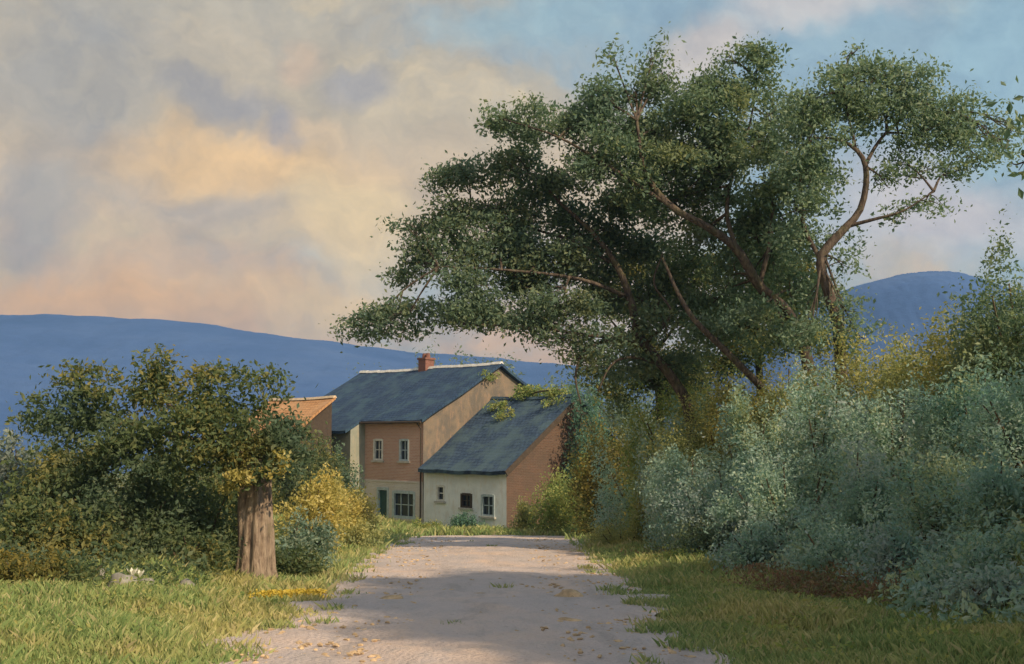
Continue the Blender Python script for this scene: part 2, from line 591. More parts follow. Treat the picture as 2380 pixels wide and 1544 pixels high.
M['lime'] = make_plaster('lime_plaster', (0.84, 0.90, 0.95), (0.72, 0.79, 0.85), (0.72, 0.72, 0.71))
M['tan'] = make_plaster('tan_render', (0.22, 0.185, 0.15), (0.145, 0.135, 0.125), (0.29, 0.215, 0.165))
M['grey_plaster'] = make_plaster('grey_green_plaster', (0.34, 0.36, 0.33), (0.26, 0.29, 0.26), (0.38, 0.36, 0.30))


def make_roof(name, c1, c2, moss, row=0.24):
    m, t, out = material(name)
    o = coord(t)
    s = t.new('ShaderNodeSeparateXYZ')
    t.link(o, s.inputs[0])
    cx = t.new('ShaderNodeCombineXYZ')
    t.link(s.outputs['X'], cx.inputs['X'])
    t.link(t.math('MULTIPLY', s.outputs['Y'], 1.2), cx.inputs['Y'])
    b = t.new('ShaderNodeTexBrick')
    t.link(cx.outputs[0], b.inputs['Vector'])
    b.inputs['Color1'].default_value = c1 + (1,)
    b.inputs['Color2'].default_value = c2 + (1,)
    b.inputs['Mortar'].default_value = tuple(x * 0.4 for x in c1) + (1,)
    b.inputs['Scale'].default_value = 1.0
    b.inputs['Brick Width'].default_value = 0.26
    b.inputs['Row Height'].default_value = row
    b.inputs['Mortar Size'].default_value = 0.012
    n = t.noise(o, 0.8, 5, 0.65).outputs['Fac']
    n2 = t.noise(o, 5, 5, 0.7).outputs['Fac']
    c = t.mix(t.smooth(n, 0.44, 0.62, 0, 0.85), b.outputs['Color'], tuple(x * 1.5 for x in moss))
    c = t.mix(t.smooth(n2, 0.52, 0.72, 0, 0.65), c, tuple(x * 1.6 for x in c2))
    principled(t, out, c, 0.75, t.math('ADD', b.outputs['Fac'], t.math('MULTIPLY', n2, -0.5)), 0.7, 0.03, 0.25)
    return m


M['slate'] = make_roof('blue_slate', (0.020, 0.048, 0.108), (0.034, 0.070, 0.145), (0.030, 0.062, 0.095))
M['slate_low'] = make_roof('old_slate', (0.030, 0.060, 0.115), (0.048, 0.085, 0.150), (0.045, 0.078, 0.10))
M['clay_tile'] = make_roof('orange_clay_tile', (0.42, 0.225, 0.11), (0.50, 0.29, 0.15), (0.34, 0.21, 0.12))


def plain(name, color, rough=0.6, vary=0.15, spec=0.3):
    m, t, out = material(name)
    n = t.noise(coord(t), 6, 5, 0.65).outputs['Fac']
    c = t.mix(t.smooth(n, 0.35, 0.7), tuple(x * (1 - vary) for x in color), tuple(min(x * (1 + vary), 1) for x in color))
    principled(t, out, c, rough, n, 0.25, 0.01, spec)
    return m


M['white_paint'] = plain('white_paint', (0.68, 0.70, 0.70))
M['blue_paint'] = plain('pale_blue_paint', (0.42, 0.52, 0.58))
M['green_door'] = plain('dark_green_paint', (0.03, 0.085, 0.08), 0.5)
M['ridge'] = plain('ridge_tile_highlight', (0.60, 0.63, 0.66), 0.8)  # bright highlight along the house ridge is put into the tile colour
M['ridge_warm'] = plain('ridge_tile_buff_highlight', (0.62, 0.52, 0.40), 0.8)  # outbuilding ridge: its sunlit highlight is painted into the buff colour
M['clay'] = plain('red_clay', (0.22, 0.11, 0.09), 0.85)
M['timber'] = plain('dark_timber', (0.07, 0.055, 0.045), 0.85)
M['stone'] = plain('grey_field_stone', (0.25, 0.25, 0.235), 0.9, 0.35)
M['stone_buff'] = plain('buff_stone', (0.50, 0.38, 0.25), 0.9, 0.3)  # colour of the pebbles and of the added sun-fleck lumps
M['sill'] = plain('stone_sill', (0.48, 0.48, 0.46), 0.85)
M['iron'] = plain('iron', (0.06, 0.06, 0.06), 0.5)


def make_glass():
    m, t, out = material('window_glass')
    p = principled(t, out, (0.025, 0.035, 0.05), 0.08, spec=0.5)
    return m


M['glass'] = make_glass()

# ------------------------------------------------------------------ ground, lane, hills
xs = np.concatenate([-np.geomspace(60, 2500, 16)[::-1], np.arange(-55, -16, 2.0), np.arange(-16, 24.01, 0.4), np.arange(26, 56, 2.0), np.geomspace(60, 2500, 16)])
ys = np.concatenate([[-60, -30, -15], np.arange(-8, 64, 0.4), np.arange(65, 150, 3.0), np.geomspace(155, 1950, 18)])
X, Y = np.meshgrid(xs, ys)
Z = ground_z(X, Y)
nx, ny = len(xs), len(ys)
idx = np.arange(nx * ny).reshape(ny, nx)
quads = np.stack([idx[:-1, :-1], idx[:-1, 1:], idx[1:, 1:], idx[1:, :-1]], -1).reshape(-1)
g = np_mesh('ground', np.stack([X, Y, Z], -1).reshape(-1, 3), quads, 4, M['ground'], smooth=True)
tag(g, kind='structure')

ry = np.arange(-6, 49.01, 0.2)
nc = 26
rv_, rows = [], len(ry)
for y in ry:
    l = float(road_l(y)) + 0.16 * math.sin(y * 1.7) + 0.10 * math.sin(y * 4.3 + 1) - 0.1
    r = float(road_r(y)) + 0.16 * math.sin(y * 1.3 + 2) + 0.10 * math.sin(y * 3.9) + 0.1
    if y > 46:
        c_ = (l + r) / 2
        k = math.sqrt(max(0.0, 1 - ((y - 46) / 3.02) ** 2)) * 0.6 + 0.4
        l, r = c_ + (l - c_) * k, c_ + (r - c_) * k
    for j in range(nc):
        x = l + (r - l) * j / (nc - 1)
        t_ = j / (nc - 1)
        crown = 0.035 * math.sin(math.pi * t_) - 0.035 * (math.exp(-((t_ - 0.27) / 0.07) ** 2) + math.exp(-((t_ - 0.73) / 0.07) ** 2)) * (0.6 + 0.4 * math.sin(y * 0.8))
        rv_.append((x, y, gz(x, y) + 0.03 + crown + 0.008 * math.sin(x * 7 + y * 5) + 0.01 * math.sin(x * 2.3 - y * 3.1)))
idx = np.arange(rows * nc).reshape(rows, nc)
quads = np.stack([idx[:-1, :-1], idx[:-1, 1:], idx[1:, 1:], idx[1:, :-1]], -1).reshape(-1)
lane = np_mesh('lane', rv_, quads, 4, M['road'], smooth=True)
tag(lane, kind='structure')


def hill(name, profile, Y0, depth, seed):
    """wooded ridge: profile = (u, v) of the skyline at distance Y0"""
    rr = np.random.default_rng(seed)
    us = np.array([p[0] for p in profile], float)
    vs = np.array([p[1] for p in profile], float)
    n, m = 420, 70
    uu = np.linspace(us[0], us[-1], n)
    vv = np.interp(uu, us, vs)
    kk = np.ones(25) / 25
    vv = np.convolve(np.pad(vv, 12, mode='edge'), kk, 'valid')
    bump = sum(rr.uniform(0.5, 1) * np.sin(uu * f + rr.uniform(0, 6)) / (f * 60) for f in (0.02, 0.05, 0.11, 0.23))
    vv = vv + bump * 3
    verts = []
    for j in range(m):
        t = j / (m - 1)
        y = Y0 - depth * (1 - t)
        for i in range(n):
            top = at(uu[i], vv[i], Y0)
            h = -25 + (top.z + 25) * (math.sin(t * math.pi / 2) ** 1.3)
            verts.append((top.x * (0.75 + 0.25 * t), y, h + rr.uniform(-1, 1) * 0.5 + 5 * math.sin(i * 0.07 + j * 0.11) * t * (1 - t) * 4))
    for i in range(n):
        top = at(uu[i], vv[i], Y0)
        verts.append((top.x * 1.05, Y0 + depth * 0.8, -30))
    idx = np.arange((m + 1) * n).reshape(m + 1, n)
    quads = np.stack([idx[:-1, :-1], idx[:-1, 1:], idx[1:, 1:], idx[1:, :-1]], -1).reshape(-1)
    o = np_mesh(name, verts, quads, 4, M['hill'], smooth=True)
    return tag(o, kind='structure')


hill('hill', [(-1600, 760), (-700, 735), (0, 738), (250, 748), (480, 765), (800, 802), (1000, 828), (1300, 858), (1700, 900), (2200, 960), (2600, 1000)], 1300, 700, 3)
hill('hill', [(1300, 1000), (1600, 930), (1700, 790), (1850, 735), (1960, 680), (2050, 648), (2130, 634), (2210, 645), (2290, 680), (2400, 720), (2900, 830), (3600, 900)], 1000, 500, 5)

# ------------------------------------------------------------------ buildings
# house frame: local x runs along the facade (far left to near right), local y goes into the house
HC = Vector((-4.65, 58.0, -4.97))
HA = R(-45)


def wall_plane(mb, p0, ax, width, z0, z1, openings, n_in, depth=0.18):
    """front face of a wall with real openings; p0 start (x, y), ax unit direction, n_in inward direction"""
    ss = sorted({0.0, width} | {o[0] for o in openings} | {o[1] for o in openings})
    zs = sorted({z0, z1} | {o[2] for o in openings} | {o[3] for o in openings})

    def P(s, z, d=0.0):
        return (p0[0] + ax[0] * s + n_in[0] * d, p0[1] + ax[1] * s + n_in[1] * d, z)
    for a, b in zip(ss[:-1], ss[1:]):
        for c, d in zip(zs[:-1], zs[1:]):
            sm, zm = (a + b) / 2, (c + d) / 2
            if any(o[0] < sm < o[1] and o[2] < zm < o[3] for o in openings):
                continue
            mb.poly([P(a, c), P(b, c), P(b, d), P(a, d)])
    for (a, b, c, d) in openings:
        for q in (((a, c), (b, c)), ((b, c), (b, d)), ((b, d), (a, d)), ((a, d), (a, c))):
            (s1, z1_), (s2, z2_) = q
            mb.poly([P(s1, z1_), P(s1, z1_, depth), P(s2, z2_, depth), P(s2, z2_)])


def window(parent, s0, s1, z0, z1, y=0.0, frame_mat=None, mullions=1, rails=1, sill=True, name='window', border=0.09):
    """window in the front wall (normal -y): pane, frame bars, sill"""
    fm = frame_mat or M['white_paint']
    mb = MB()
    mb.box(s0, s1, y + 0.115, y + 0.13, z0, z1)
    pane = mb.build(name, M['glass'], parent)
    fb = MB()
    w = border
    fb.box(s0 - 0.03, s0 + w, y - 0.025, y + 0.10, z0, z1)
    fb.box(s1 - w, s1 + 0.03, y - 0.025, y + 0.10, z0, z1)
    fb.box(s0 + w, s1 - w, y - 0.02, y + 0.10, z1 - w, z1 + 0.03)
    fb.box(s0 + w, s1 - w, y - 0.02, y + 0.10, z0, z0 + w)
    for k in range(mullions):
        c = s0 + (s1 - s0) * (k + 1) / (mullions + 1)
        fb.box(c - 0.025, c + 0.025, y + 0.06, y + 0.108, z0 + w, z1 - w)
    for k in range(rails):
        c = z0 + (z1 - z0) * (k + 1) / (rails + 1)
        fb.box(s0 + w, s1 - w, y + 0.065, y + 0.104, c - 0.022, c + 0.022)
    fb.build('frame', fm, pane)
    if sill:
        sb = MB()
        sb.box(s0 - 0.12, s1 + 0.12, y - 0.10, y + 0.09, z0 - 0.10, z0 - 0.003)
        sb.build('sill', M['sill'], pane)
    return pane


def slab(mb, pts, th):
    """roof slab from its four upper corners, thickness th"""
    a, b, c, d = [Vector(p) for p in pts]
    nrm = (b - a).cross(d - a).normalized()
    if nrm.z < 0:
        nrm = -nrm
    mb.prism([p - nrm * th for p in (a, b, c, d)], [a, b, c, d])


def sag_slab(mb, p_eave0, p_eave1, p_ridge1, p_ridge0, th, n=14, sag=0.10, m=8, seed=0):
    """old roof slope: grid that sags and undulates"""
    a, b, c, d = [Vector(p) for p in (p_eave0, p_eave1, p_ridge1, p_ridge0)]
    rr = np.random.default_rng(seed)
    ph = rr.uniform(0, 6, 4)
    i0 = len(mb.v)
    top = []
    for j in range(m + 1):
        for i in range(n + 1):
            s, t = i / n, j / m
            p = (a * (1 - s) + b * s) * (1 - t) + (d * (1 - s) + c * s) * t
            z = -sag * math.sin(math.pi * s) * (0.5 + 0.5 * t) + 0.025 * math.sin(s * 17 + ph[0] + t * 5) + 0.02 * math.sin(t * 11 + ph[1])
            if j == m:
                z = -sag * math.sin(math.pi * s)
            top.append(p + Vector((0, 0, z)))
    N = len(top)
    mb.v += [tuple(p) for p in top] + [tuple(p - Vector((0, 0, th))) for p in top]
    w = n + 1
    for j in range(m):
        for i in range(n):
            q = (j * w + i, j * w + i + 1, (j + 1) * w + i + 1, (j + 1) * w + i)
            mb.f.append(tuple(i0 + k for k in q))
            mb.f.append(tuple(i0 + N + k for k in reversed(q)))
    rim = [i for i in range(w)] + [j * w + n for j in range(1, m + 1)] + [m * w + i for i in range(n - 1, -1, -1)] + [j * w for j in range(m - 1, 0, -1)]
    for k in range(len(rim)):
        p, q = rim[k], rim[(k + 1) % len(rim)]
        mb.f.append((i0 + p, i0 + N + p, i0 + N + q, i0 + q))


house = empty('brick_house', HC, HA)
tag(house, 'tall brick house with dark blue slate roof, red chimney and a green door', 'house')
EV, RG, DP = 5.9, 8.95, 11.0
ML, WL = 5.0, 12.5
# facade, two storeys: limewashed below, red brick above
mb = MB()
wall_plane(mb, (-ML, 0), (1, 0), ML, -0.6, 2.55, [(ML - 3.75, ML - 2.95, 0.0, 2.05), (ML - 2.5, ML - 0.65, 0.62, 2.05)], (0, 1))
mb.build('wall', M['brick_pale'], house)['label'] = 'pale limewashed ground floor wall'
mb = MB()
wall_plane(mb, (-ML, 0), (1, 0), ML, 2.55, EV - 0.05, [(-4.2 + ML, -3.4 + ML, 3.65, 4.80), (-1.95 + ML, -1.2 + ML, 3.65, 4.80)], (0, 1))
mb.build('wall', M['brick'], house)['label'] = 'red brick upper floor wall'
# right gable, back, wing walls
mb = MB()
mb.poly([(0, 0, -0.6), (0, DP, -0.6), (0, DP, EV), (0, DP / 2, RG - 0.12), (0, 0, EV - 0.05)])
mb.poly([(0, DP, -0.6), (-WL, DP, -0.6), (-WL, DP, EV), (0, DP, EV)])
mb.poly([(-WL, DP, -0.6), (-WL, -1.0, -0.6), (-WL, -1.0, 5.3), (-WL, DP / 2, RG - 0.12), (-WL, DP, EV)])
mb.build('gable_wall', M['tan'], house)
mb = MB()
wall_plane(mb, (-WL, -1.0), (1, 0), WL - ML, -0.6, 5.3, [(WL - 7.6, WL - 6.8, 3.2, 4.3), (WL - 7.6, WL - 6.8, 0.8, 2.0)], (0, 1))
mb.poly([(-ML, -1.0, -0.6), (-ML, 0.0, -0.6), (-ML, 0.0, 5.86), (-ML, -1.0, 5.3)])
mb.build('wall', M['grey_plaster'], house)['label'] = 'grey-green plastered wall of the projecting wing'
window(house, -7.6, -6.8, 3.2, 4.3, -1.0)
window(house, -7.6, -6.8, 0.8, 2.0, -1.0)
window(house, -4.2, -3.4, 3.65, 4.80)
window(house, -1.95, -1.2, 3.65, 4.80, frame_mat=M['blue_paint'])
window(house, -2.5, -0.65, 0.62, 2.05, frame_mat=M['blue_paint'], mullions=2, rails=1, border=0.13)['label'] = 'wide pale blue framed ground floor window'
# stone band between the storeys
mb = MB()
mb.box(-ML + 0.02, -0.02, -0.035, 0.0, 2.50, 2.60)
mb.build('string_course', M['brick_pale'], house)
# door
mb = MB()
mb.box(-3.72, -2.98, 0.10, 0.15, 0.02, 2.03)
for k in range(4):
    mb.box(-3.70 + k * 0.18, -3.55 + k * 0.18, 0.085, 0.10, 0.06, 2.0)
door = mb.build('door', M['green_door'], house)
mb = MB()
mb.box(-3.86, -3.72, -0.03, 0.16, 0.0, 2.05)
mb.box(-2.98, -2.84, -0.03, 0.16, 0.0, 2.05)
mb.box(-3.86, -2.84, -0.035, 0.16, 2.053, 2.20)
mb.build('frame', M['blue_paint'], door)
mb = MB()
mb.tube([(-3.08, 0.05, 0.98), (-3.08, 0.05, 1.12)], [0.018, 0.018], 6)
mb.build('handle', M['iron'], door)
mb = MB()
mb.box(-3.9, -2.8, -0.5, 0.0, -0.2, 0.02)
mb.build('doorstep', M['sill'], house)
# roof
slope = (RG - EV) / (DP / 2)
OH = 0.32
mb = MB()
sag_slab(mb, (-ML, -OH, EV - OH * slope + 0.12), (0.28, -OH, EV - OH * slope + 0.12), (0.28, DP / 2, RG + 0.12), (-ML, DP / 2, RG + 0.12), 0.16, 10, 0.05, 8, 1)
sag_slab(mb, (-WL - 0.2, -1.35, EV - 1.35 * slope + 0.12), (-ML - 0.001, -1.35, EV - 1.35 * slope + 0.12), (-ML - 0.001, DP / 2, RG + 0.12), (-WL - 0.2, DP / 2, RG + 0.12), 0.16, 12, 0.08, 8, 2)
sag_slab(mb, (-WL - 0.2, DP / 2 + 0.002, RG + 0.12), (0.28, DP / 2 + 0.002, RG + 0.12), (0.28, DP + OH, EV - OH * slope + 0.12), (-WL - 0.2, DP + OH, EV - OH * slope + 0.12), 0.16, 10, 0.05, 8, 4)
roof = mb.build('roof', M['slate'], house)
for k in range(34):
    rc = MB()
    x0 = -WL - 0.2 + k * 0.382
    sg = -0.05 * math.sin(math.pi * min(1, max(0, (x0 + ML) / 5.28))) if x0 > -ML else -0.08 * math.sin(math.pi * (x0 + WL) / (WL - ML))
    zz = RG + 0.12 + sg + rng.uniform(-0.012, 0.012)
    rc.prism([(x0, DP / 2 - 0.17, zz - 0.06), (x0 + 0.36, DP / 2 - 0.17, zz - 0.06), (x0 + 0.36, DP / 2 + 0.17, zz - 0.06), (x0, DP / 2 + 0.17, zz - 0.06)],
             [(x0, DP / 2 - 0.07, zz + 0.09), (x0 + 0.36, DP / 2 - 0.07, zz + 0.09), (x0 + 0.36, DP / 2 + 0.07, zz + 0.09), (x0, DP / 2 + 0.07, zz + 0.09)])
    rc.build('ridge_tile', M['ridge'], roof)
mb = MB()
mb.box(-6.58, -5.92, DP / 2 - 0.34, DP / 2 + 0.34, RG - 0.6, RG + 0.6)
mb.box(-6.64, -5.86, DP / 2 - 0.40, DP / 2 + 0.40, RG + 0.603, RG + 0.72)
mb.tube([(-6.42, DP / 2, RG + 0.72), (-6.42, DP / 2, RG + 1.0)], [0.14, 0.11], 9)
mb.tube([(-6.08, DP / 2, RG + 0.72), (-6.08, DP / 2, RG + 1.0)], [0.14, 0.11], 9)
mb.build('chimney', M['clay'], roof)
# eaves gutter
mb = MB()
mb.tube([(-ML, -OH - 0.05, EV - OH * slope - 0.02), (0.2, -OH - 0.05, EV - OH * slope - 0.02)], [0.06, 0.06], 7)
mb.tube([(-0.12, -OH - 0.05, EV - OH * slope - 0.04), (-0.12, -0.08, EV - 0.55), (-0.12, -0.08, 0.1)], [0.04, 0.04, 0.04], 7)
mb.build('gutter', M['timber'], house)

# low whitewashed cottage butted against the gable
cott = empty('whitewashed_cottage', HC, HA)
tag(cott, 'low white plastered cottage with steep slate roof and three small windows', 'cottage')
CL, CE, CRG, CD = 6.2, 3.42, 6.95, 10.0
WIN = [(1.1, 1.7, 1.65, 2.45), (2.95, 3.75, 1.40, 2.10), (4.45, 5.35, 1.05, 2.10)]
mb = MB()
wall_plane(mb, (0.06, 0.0), (1, 0), CL - 0.06, -0.8, CE, [(a - 0.06, b - 0.06, c, d) for (a, b, c, d) in WIN], (0, 1))
mb.build('wall', M['lime'], cott)
mb = MB()
mb.poly([(CL, 0, -0.8), (CL, CD, -0.8), (CL, CD, CE), (CL, CD / 2, CRG - 0.1), (CL, 0, CE)])
mb.poly([(CL, CD, -0.8), (0.06, CD, -0.8), (0.06, CD, CE), (CL, CD, CE)])
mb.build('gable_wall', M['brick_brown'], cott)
window(cott, *WIN[0][:2], *WIN[0][2:], mullions=0)
window(cott, *WIN[1][:2], *WIN[1][2:], frame_mat=M['timber'])
window(cott, *WIN[2][:2], *WIN[2][2:], frame_mat=M['blue_paint'])
csl = (CRG - CE) / (CD / 2)
mb = MB()
sag_slab(mb, (0.05, -0.4, CE - 0.4 * csl + 0.14), (CL + 0.3, -0.4, CE - 0.4 * csl + 0.14), (CL + 0.3, CD / 2, CRG + 0.14), (0.05, CD / 2, CRG + 0.14), 0.18, 12, 0.10, 8, 6)
sag_slab(mb, (0.05, CD / 2 + 0.002, CRG + 0.14), (CL + 0.3, CD / 2 + 0.002, CRG + 0.14), (CL + 0.3, CD + 0.4, CE - 0.4 * csl + 0.14), (0.05, CD + 0.4, CE - 0.4 * csl + 0.14), 0.18, 12, 0.10, 8, 7)
croof = mb.build('roof', M['slate_low'], cott)
mb = MB()
slab(mb, [(CL + 0.30, -0.42, CE - 0.42 * csl + 0.16), (CL + 0.36, -0.42, CE - 0.42 * csl + 0.16), (CL + 0.36, CD / 2, CRG + 0.16), (CL + 0.30, CD / 2, CRG + 0.16)], 0.26)
mb.build('bargeboard', M['timber'], croof)
for k in range(17):
    rc = MB()
    x0 = 0.05 + k * 0.382
    zz = CRG + 0.14 - 0.10 * math.sin(math.pi * (x0 + 0.18) / 6.45)
    rc.prism([(x0, CD / 2 - 0.17, zz - 0.06), (x0 + 0.36, CD / 2 - 0.17, zz - 0.06), (x0 + 0.36, CD / 2 + 0.17, zz - 0.06), (x0, CD / 2 + 0.17, zz - 0.06)],
             [(x0, CD / 2 - 0.07, zz + 0.09), (x0 + 0.36, CD / 2 - 0.07, zz + 0.09), (x0 + 0.36, CD / 2 + 0.07, zz + 0.09), (x0, CD / 2 + 0.07, zz + 0.09)])
    rc.build('ridge_tile', M['slate_low'], croof)

# small outbuilding with the orange roof, up the slope on the left
SX, SY = -11.45, 58.0
shed = empty('outbuilding', (SX, SY, gz(SX - 1, SY)), HA)
tag(shed, 'small outbuilding with single slope of orange clay tiles left of house', 'outbuilding')
zb = gz(SX - 1, SY)
E0, R0, SD, SLn = 0.3 - zb, 2.0 - zb, 2.4, 6.0
mb = MB()
mb.poly([(-SLn, 0.05, -1.2), (0, 0.05, -1.2), (0, 0.05, E0), (-SLn, 0.05, E0)])
mb.poly([(0, 0.05, -1.2), (0, SD, -1.2), (0, SD, R0), (0, 0.05, E0)])
mb.poly([(0, SD, -1.2), (-SLn, SD, -1.2), (-SLn, SD, R0), (0, SD, R0)])
mb.poly([(-SLn, SD, -1.2), (-SLn, 0.05, -1.2), (-SLn, 0.05, E0), (-SLn, SD, R0)])
mb.build('wall', M['timber'], shed)
mb = MB()
sag_slab(mb, (-SLn - 0.2, -0.25, E0 - 0.16), (0.2, -0.25, E0 - 0.16), (0.2, SD + 0.1, R0 + 0.12), (-SLn - 0.2, SD + 0.1, R0 + 0.12), 0.14, 10, 0.06, 6, 9)
sroof = mb.build('roof', M['clay_tile'], shed)
for k in range(15):
    rc = MB()
    x0 = -SLn - 0.2 + k * 0.425
    zz = R0 + 0.12 - 0.06 * math.sin(math.pi * (k + 0.5) / 15)
    rc.prism([(x0, SD - 0.06, zz - 0.05), (x0 + 0.40, SD - 0.06, zz - 0.05), (x0 + 0.40, SD + 0.22, zz - 0.05), (x0, SD + 0.22, zz - 0.05)],
             [(x0, SD + 0.02, zz + 0.08), (x0 + 0.40, SD + 0.02, zz + 0.08), (x0 + 0.40, SD + 0.14, zz + 0.08), (x0, SD + 0.14, zz + 0.08)])
    rc.build('ridge_tile', M['ridge_warm'], sroof)


# ------------------------------------------------------------------ foliage
def unit(n):
    a = rng.normal(size=(n, 3))
    return a / np.linalg.norm(a, axis=1, keepdims=True)


def leaf_mesh(name, centres, size, mat, parent, aspect=0.48, droop=0.0):
    """one rhombic leaf per centre, folded a little along its rib"""
    n = len(centres)
    a = unit(n)
    a[:, 2] -= droop
    a /= np.linalg.norm(a, axis=1, keepdims=True)
    b = np.cross(a, unit(n))
    b /= np.linalg.norm(b, axis=1, keepdims=True)
    c = np.cross(a, b)
    L = (size * rng.uniform(0.45, 1.5, n))[:, None]
    wv = L * aspect * 0.5
    v = np.empty((n, 4, 3))
    v[:, 0] = centres - a * L * 0.5
    v[:, 1] = centres + b * wv + c * wv * 0.35
    v[:, 2] = centres + a * L * 0.5
    v[:, 3] = centres - b * wv + c * wv * 0.35
    return np_mesh(name, v.reshape(-1, 3), np.arange(n * 4), 4, mat, parent)


def clump_points(c, r, n_twig, per, spread, puffs=7):
    """leaves gathered on sprays, the sprays in uneven puffs that leave gaps between them"""
    r = np.asarray(r)
    pc = unit(puffs) * (rng.uniform(0.15, 1.0, (puffs, 1)) ** 0.6) * r
    pr = rng.uniform(0.26, 0.52, (puffs, 1)) * r
    wgt = pr.prod(axis=1)
    wgt = wgt / wgt.sum() * 0.75 + 0.25 / puffs
    k = rng.choice(puffs, n_twig, p=wgt / wgt.sum())
    rad = rng.uniform(0.1, 1.0, n_twig) ** 0.45
    rad = rad * np.where(rng.uniform(0, 1, n_twig) < 0.24, rng.uniform(1.1, 1.9, n_twig), 1.0)
    tw = pc[k] + unit(n_twig) * rad[:, None] * pr[k]
    p = np.repeat(tw, per, axis=0) + rng.normal(size=(n_twig * per, 3)) * np.asarray(spread)
    return p + np.asarray(c)


def shrub(label, u, vtop, y, wpx, mat, leaf=0.09, dens=1.0, dz=None, cat='shrub', group=None, name='shrub', squash=1.0, stems=6, v_base=None):
    top = at(u, vtop, y)
    x = top.x
    z0 = gz(x, y)
    h = max(top.z - z0, 0.35)
    w = wpx / F * y / 2
    root = empty(name, (x, y, z0))
    tag(root, label, cat, group)
    dp = (dz if dz else w * 0.9)
    # overlapping sub-masses make an uneven outline
    nb = max(4, int(4 + 3 * w * h * 0.35))
    nb = min(nb + 3, 15)
    pts, heads = [], []
    px_area = (w * 2 * h) * (1100 / y) ** 2
    leaf_px = (leaf * 1100 / y) ** 2 * 0.22
    total = int(np.clip(px_area / leaf_px * 2.7 * dens, 900, 30000))
    for k in range(nb):
        ang = rng.uniform(0, 6.28)
        rr = rng.uniform(0.0, 0.85) ** 0.6
        cx, cy = math.cos(ang) * rr * w, math.sin(ang) * rr * dp
        hz = h * rng.uniform(0.74, 1.0) * (1 - 0.22 * rr * rr)
        if k == 0:
            cx, cy, hz = rng.normal() * 0.2 * w, 0, h
        cz = hz * rng.uniform(0.45, 0.62)
        r = (w * rng.uniform(0.36, 0.55), dp * rng.uniform(0.36, 0.55), hz - cz)
        m_ = max(12, int(total / nb / 9))
        pts.append(clump_points((cx, cy, cz), r, m_, 9, (leaf * 1.1,) * 3))
        heads.append((cx, cy, cz + r[2] * 0.6))
    # skirt down to the ground
    m_ = max(10, int(total * 0.28 / 9))
    q = np.stack([rng.uniform(-0.95, 0.95, m_) * w, rng.uniform(-0.95, 0.95, m_) * dp, rng.uniform(0.02, 0.45, m_) * h], -1)
    q = np.repeat(q, 9, axis=0) + rng.normal(size=(m_ * 9, 3)) * leaf * 1.2
    pts.append(q)
    # loose shoots at the top
    for k in range(7):
        hx, hy, hz = heads[int(rng.integers(0, nb))]
        n_ = 22
        t = np.linspace(0, 1, n_)[:, None]
        tip = np.array([hx + rng.normal() * 0.12 * w, hy + rng.normal() * 0.12 * dp, min(hz + rng.uniform(0.12, 0.35) * h * 0.6, h * 1.12)])
        pts.append(np.array([[hx, hy, hz]]) * (1 - t) + tip * t + rng.normal(size=(n_, 3)) * leaf * 0.6)
    P = np.concatenate(pts)
    lo = np.array([ground_z(x + P[:, 0], y + P[:, 1])])[0] - z0
    P[:, 2] = np.maximum(P[:, 2], lo + 0.01 + rng.uniform(0, 0.05, len(P)))
    leaf_mesh('foliage', P, leaf, M[mat], root)
    mb = MB()
    for k in range(stems):
        hx, hy, hz = heads[k % nb]
        b0 = np.array([hx * 0.25, hy * 0.25, -0.08])
        b1 = np.array([hx * 0.55 + rng.normal() * 0.05, hy * 0.55, hz * 0.55])
        mb.tube(spline([b0, b1, (hx, hy, hz)], 6), [0.022 * (1 + h * 0.25) * (1 - 0.13 * i) for i in range(6)], 5)
    mb.build('stem', M['stem'], root)
    return root


